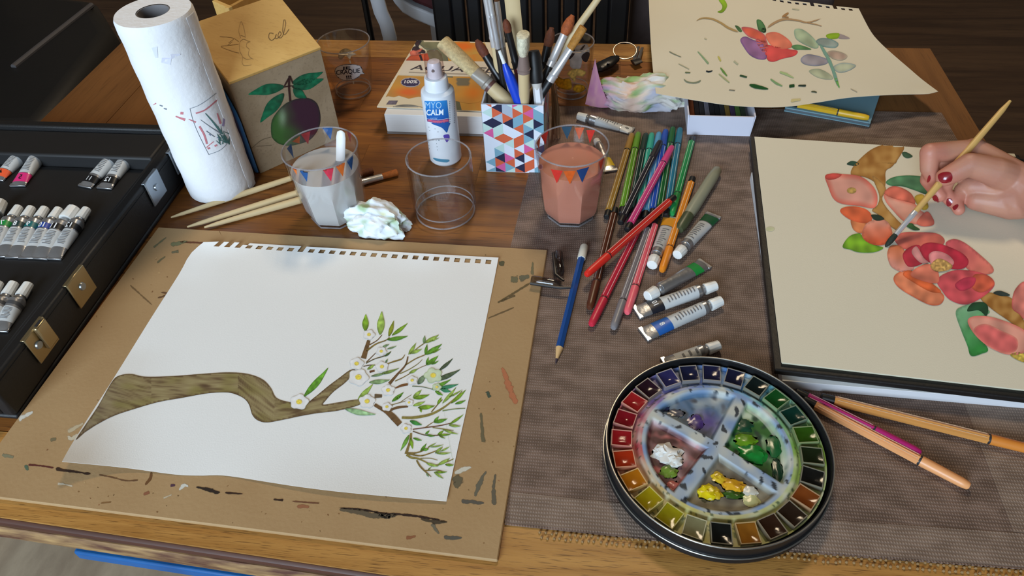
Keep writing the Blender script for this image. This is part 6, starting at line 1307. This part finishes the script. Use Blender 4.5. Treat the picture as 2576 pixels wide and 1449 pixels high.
# moulded insert: outer channel, ring, four wells
sp_a = [math.radians(x) for x in (149.5, 63.8, -36.1, -124.1)]
RW = .0585; ZT = .0155
def well(r, th):
    """depth 0..1 of the mixing wells"""
    if r > RW: return 0.
    d = 1e9
    for a in sp_a:
        x = r*math.cos(th-a); y = abs(r*math.sin(th-a))
        if x > -.004: d = min(d, y-.0042)
    d = min(d, RW-.003-r)
    t = max(0, min(1, d/.0035)); return t*t*(3-2*t)
def stain(x, y, r, th):
    a = math.degrees(th) % 360; n = nz(x*70, y*70, 1.); n2 = nz(x*160, y*160, 7.); n3 = nz(x*330, y*330, 3.)
    base = (206, 204, 188)
    def hue(a):
        ks = [(0, (120, 158, 60)), (30, (60, 140, 90)), (60, (96, 150, 190)), (90, (60, 100, 170)), (120, (70, 80, 160)), (140, (120, 80, 140)), (160, (170, 70, 90)), (185, (170, 60, 70)), (210, (206, 160, 110)), (240, (206, 200, 110)), (275, (186, 180, 110)), (320, (170, 182, 110)), (360, (120, 158, 60))]
        for (a0, c0), (a1, c1) in zip(ks[:-1], ks[1:]):
            if a0 <= a <= a1: return mixc(c0, c1, (a-a0)/(a1-a0))
        return ks[0][1]
    if r > RW:
        k = .75+.7*n+.5*n2
        if r < .063: k *= .8
        c = mixc(base, hue(a), k)
        if n3 > .38: c = mixc(c, (40, 60, 40), .6)
        return c
    w = well(r, th)
    q = None
    if 63.8 < a < 149.5: q = 'blue'
    elif a >= 323.9 or a <= 63.8: q = 'green'
    elif 235.9 < a < 323.9: q = 'yellow'
    else: q = 'red'
    sp = mixc((186, 188, 180), (120, 146, 184), .45+1.3*n)
    n4 = nz(x*210+n, y*150, 11.)
    if n4+.2*n > .30: sp = mixc(sp, (40, 50, 60), min(1, (n4+.2*n-.30)*12))
    if q == 'blue':
        c = mixc((168, 172, 170), (76, 104, 134), .6+1.6*n); c = mixc(c, (84, 70, 130), max(0, 1.2-(V(x, y, 0)-V(-.005, .026, 0)).length/.013)); c = mixc(c, (60, 66, 76), max(0, n2*1.8-.2))
    elif q == 'green':
        c = mixc((186, 196, 170), (40, 92, 34), .85+1.5*n); c = mixc(c, (20, 140, 50), max(0, 1.6-(V(x, y, 0)-V(.023, .0, 0)).length/.011)); c = mixc(c, (20, 54, 36), max(0, n2*2.2))
        if r > .05: c = mixc(c, (214, 214, 204), .6)
    elif q == 'yellow':
        c = mixc((150, 144, 124), (92, 86, 76), .5+1.5*n+.7*n2)
    else:
        c = mixc((196, 168, 168), (80, 44, 46), .35+1.5*n+(1 if r > .040 else 0)*.6); c = mixc(c, (190, 110, 108), max(0, n2*1.6-.1))
    return mixc(sp, c, min(1, w*1.6))
b = MB(); NR, NT = 76, 300; vs = []; cs = []
rs = [.0004+(.0826-.0004)*i/NR for i in range(NR+1)]
for r in rs:
    for j in range(NT):
        th = 2*math.pi*j/NT; x, y = r*math.cos(th), r*math.sin(th); w = well(r, th)
        z = ZT-.0050*w
        if q_ := (RW+.003 < r < .0815): z -= .0028*min(1, (r-RW-.003)/.001, (.0815-r)/.001)
        if w > .5: z += .0007*max(0, nz(x*120, y*120, 2.))
        vs.append(PC0+V(x, y, z)); cs.append(lin(stain(x, y, r, th)))
fs = [[i*NT+j, i*NT+(j+1) % NT, (i+1)*NT+(j+1) % NT, (i+1)*NT+j] for i in range(NR) for j in range(NT)]
b.add(vs, fs, 0, cs); build(b, 'mixing_insert', M('wet_palette', vcol=True, rough=.5, spec=.3), tin, smooth=60)
pcols = [((50, 48, 100), 'deep violet-blue'), ((30, 34, 66), 'indigo'), ((32, 34, 70), 'navy'), ((30, 32, 60), 'dark navy'), ((22, 34, 34), 'green-black'), ((24, 84, 34), 'leaf green'), ((16, 56, 46), 'dark teal'), ((52, 92, 20), 'sap green'), ((30, 40, 20), 'olive black'), ((26, 26, 24), 'black'), ((140, 72, 28), 'burnt sienna'), ((48, 34, 24), 'umber'),
         ((56, 34, 22), 'sepia'), ((158, 100, 30), 'ochre'), ((24, 26, 24), 'ivory black'), ((150, 144, 104), 'grey beige'), ((172, 160, 24), 'olive yellow'), ((184, 162, 20), 'lemon'), ((200, 120, 20), 'amber'), ((186, 52, 20), 'vermilion'), ((168, 28, 34), 'crimson'), ((140, 20, 32), 'carmine'), ((176, 34, 36), 'scarlet'), ((44, 22, 34), 'dark plum')]
PCC = V(.1021, .3309, T+MH)
for k, (c, nm_) in enumerate(pcols):
    a = math.radians(117.8-k*14.93); C = PCC+V(.0732*math.cos(a), .0732*math.sin(a), .0128); er = V(math.cos(a), math.sin(a), 0); et = V(-math.sin(a), math.cos(a), 0)
    if k % 3 == 1: et = (et+er*.07).normalized(); er = V(et.y, -et.x, 0)
    hw, hl = .0075, .0082
    if abs(math.sin(a)) < 0: pass
    o4 = [C+er*(sx*hl)+et*(sy*hw) for sx, sy in ((-1, -1), (1, -1), (1, 1), (-1, 1))]; i4 = [C+er*(sx*(hl-.0007))+et*(sy*(hw-.0007)) for sx, sy in ((-1, -1), (1, -1), (1, 1), (-1, 1))]
    up_ = V(0, 0, .0052); b = MB()
    b.add(o4+[p+up_ for p in o4]+[p+up_ for p in i4]+[p+V(0, 0, .0025) for p in i4], [[i, (i+1) % 4, 4+(i+1) % 4, 4+i] for i in range(4)]+[[4+i, 4+(i+1) % 4, 8+(i+1) % 4, 8+i] for i in range(4)]+[[8+i, 8+(i+1) % 4, 12+(i+1) % 4, 12+i] for i in range(4)]+[[3, 2, 1, 0]])
    fc = mixc((190, 184, 158), c, .45); pn = build(b, 'pan', PC(tuple(int(v) for v in fc), .4), tin, smooth=0)
    b = MB(); n = 7; vs = []
    for iu in range(n):
        for iv in range(n):
            u, v = iu/(n-1), iv/(n-1); p = i4[0].lerp(i4[1], u).lerp(i4[3].lerp(i4[2], u), v); dip = math.sin(math.pi*u)*math.sin(math.pi*v)
            vs.append(p+V(0, 0, .0047-.0012*dip*(1+nz(p.x*300, p.y*300))))
    b.add(vs, [[i*n+j, (i+1)*n+j, (i+1)*n+j+1, i*n+j+1] for i in range(n-1) for j in range(n-1)]); build(b, 'paint', M('pan_paint_%d' % k, tuple(v*.85 for v in c), .12, nscale=120, namt=.25, bscale=200, bstr=.05, spec=.2), pn, smooth=60, fix=False, label=nm_+' watercolour')
def blob(px, py, rx, ry, hz, c, nm_, seed=0):
    C = U(px, py, MH+ZT-.0048); bm = bmesh.new(); bmesh.ops.create_icosphere(bm, subdivisions=3, radius=1); idx = {}; vs = []
    for i, v in enumerate(bm.verts):
        p = v.co; k = 1+.45*noise.noise(p*2+V(seed, 0, 0))+.2*noise.noise(p*5+V(seed, 3, 0)); idx[v] = i; vs.append(C+V(p.x*rx*k, p.y*ry*k, max(0, p.z)*hz*k))
    mm = MB(); mm.add(vs, [[idx[v] for v in f.verts] for f in bm.faces]); bm.free(); build(mm, 'paint_blob', M('blob_%d_%d_%d' % c, c, .25, nscale=200, namt=.1), tin, label=nm_)
cT_ = lambda x, y: (1500+x/2.634, 880+y/2.634)
for x, y, rx, ry, hz, c, nm_ in ((470, 690, .0115, .009, .004, (226, 224, 218), 'thick white paint'), (430, 680, .006, .006, .005, (230, 228, 222), 'thick white paint'), (520, 740, .006, .006, .004, (220, 218, 212), 'thick white paint'), (480, 810, .0065, .0055, .002, (112, 140, 50), 'olive green paint'), (510, 905, .005, .005, .0015, (190, 108, 100), 'pink paint'),
                                 (735, 950, .0070, .0060, .004, (222, 200, 20), 'thick yellow paint'), (790, 955, .0050, .0045, .003, (206, 176, 30), 'thick yellow paint'), (810, 850, .0055, .0045, .0022, (210, 176, 40), 'yellow paint'), (910, 905, .0085, .0060, .003, (214, 160, 34), 'amber paint'), (910, 960, .0080, .0035, .0022, (52, 84, 24), 'dark green paint'), (1030, 1000, .0065, .0060, .0012, (196, 196, 140), 'pale yellow paint'), (1020, 940, .006, .005, .001, (206, 206, 196), 'pale wash'),
                                 (1040, 690, .0105, .0085, .003, (24, 126, 48), 'thick green paint'), (990, 600, .009, .006, .0018, (96, 140, 24), 'lime green paint'), (1200, 800, .004, .011, .0012, (22, 58, 40), 'dark green paint'), (980, 500, .007, .006, .001, (22, 66, 44), 'dark green paint'), (1180, 640, .006, .010, .001, (28, 92, 48), 'green paint'), (655, 480, .0065, .007, .0008, (76, 56, 124), 'violet paint'), (440, 380, .0055, .0042, .0012, (34, 44, 80), 'dark blue paint'), (530, 420, .006, .004, .0008, (88, 88, 100), 'grey paint')):
    blob(*cT_(x, y), rx, ry, hz, c, nm_, x*.01)
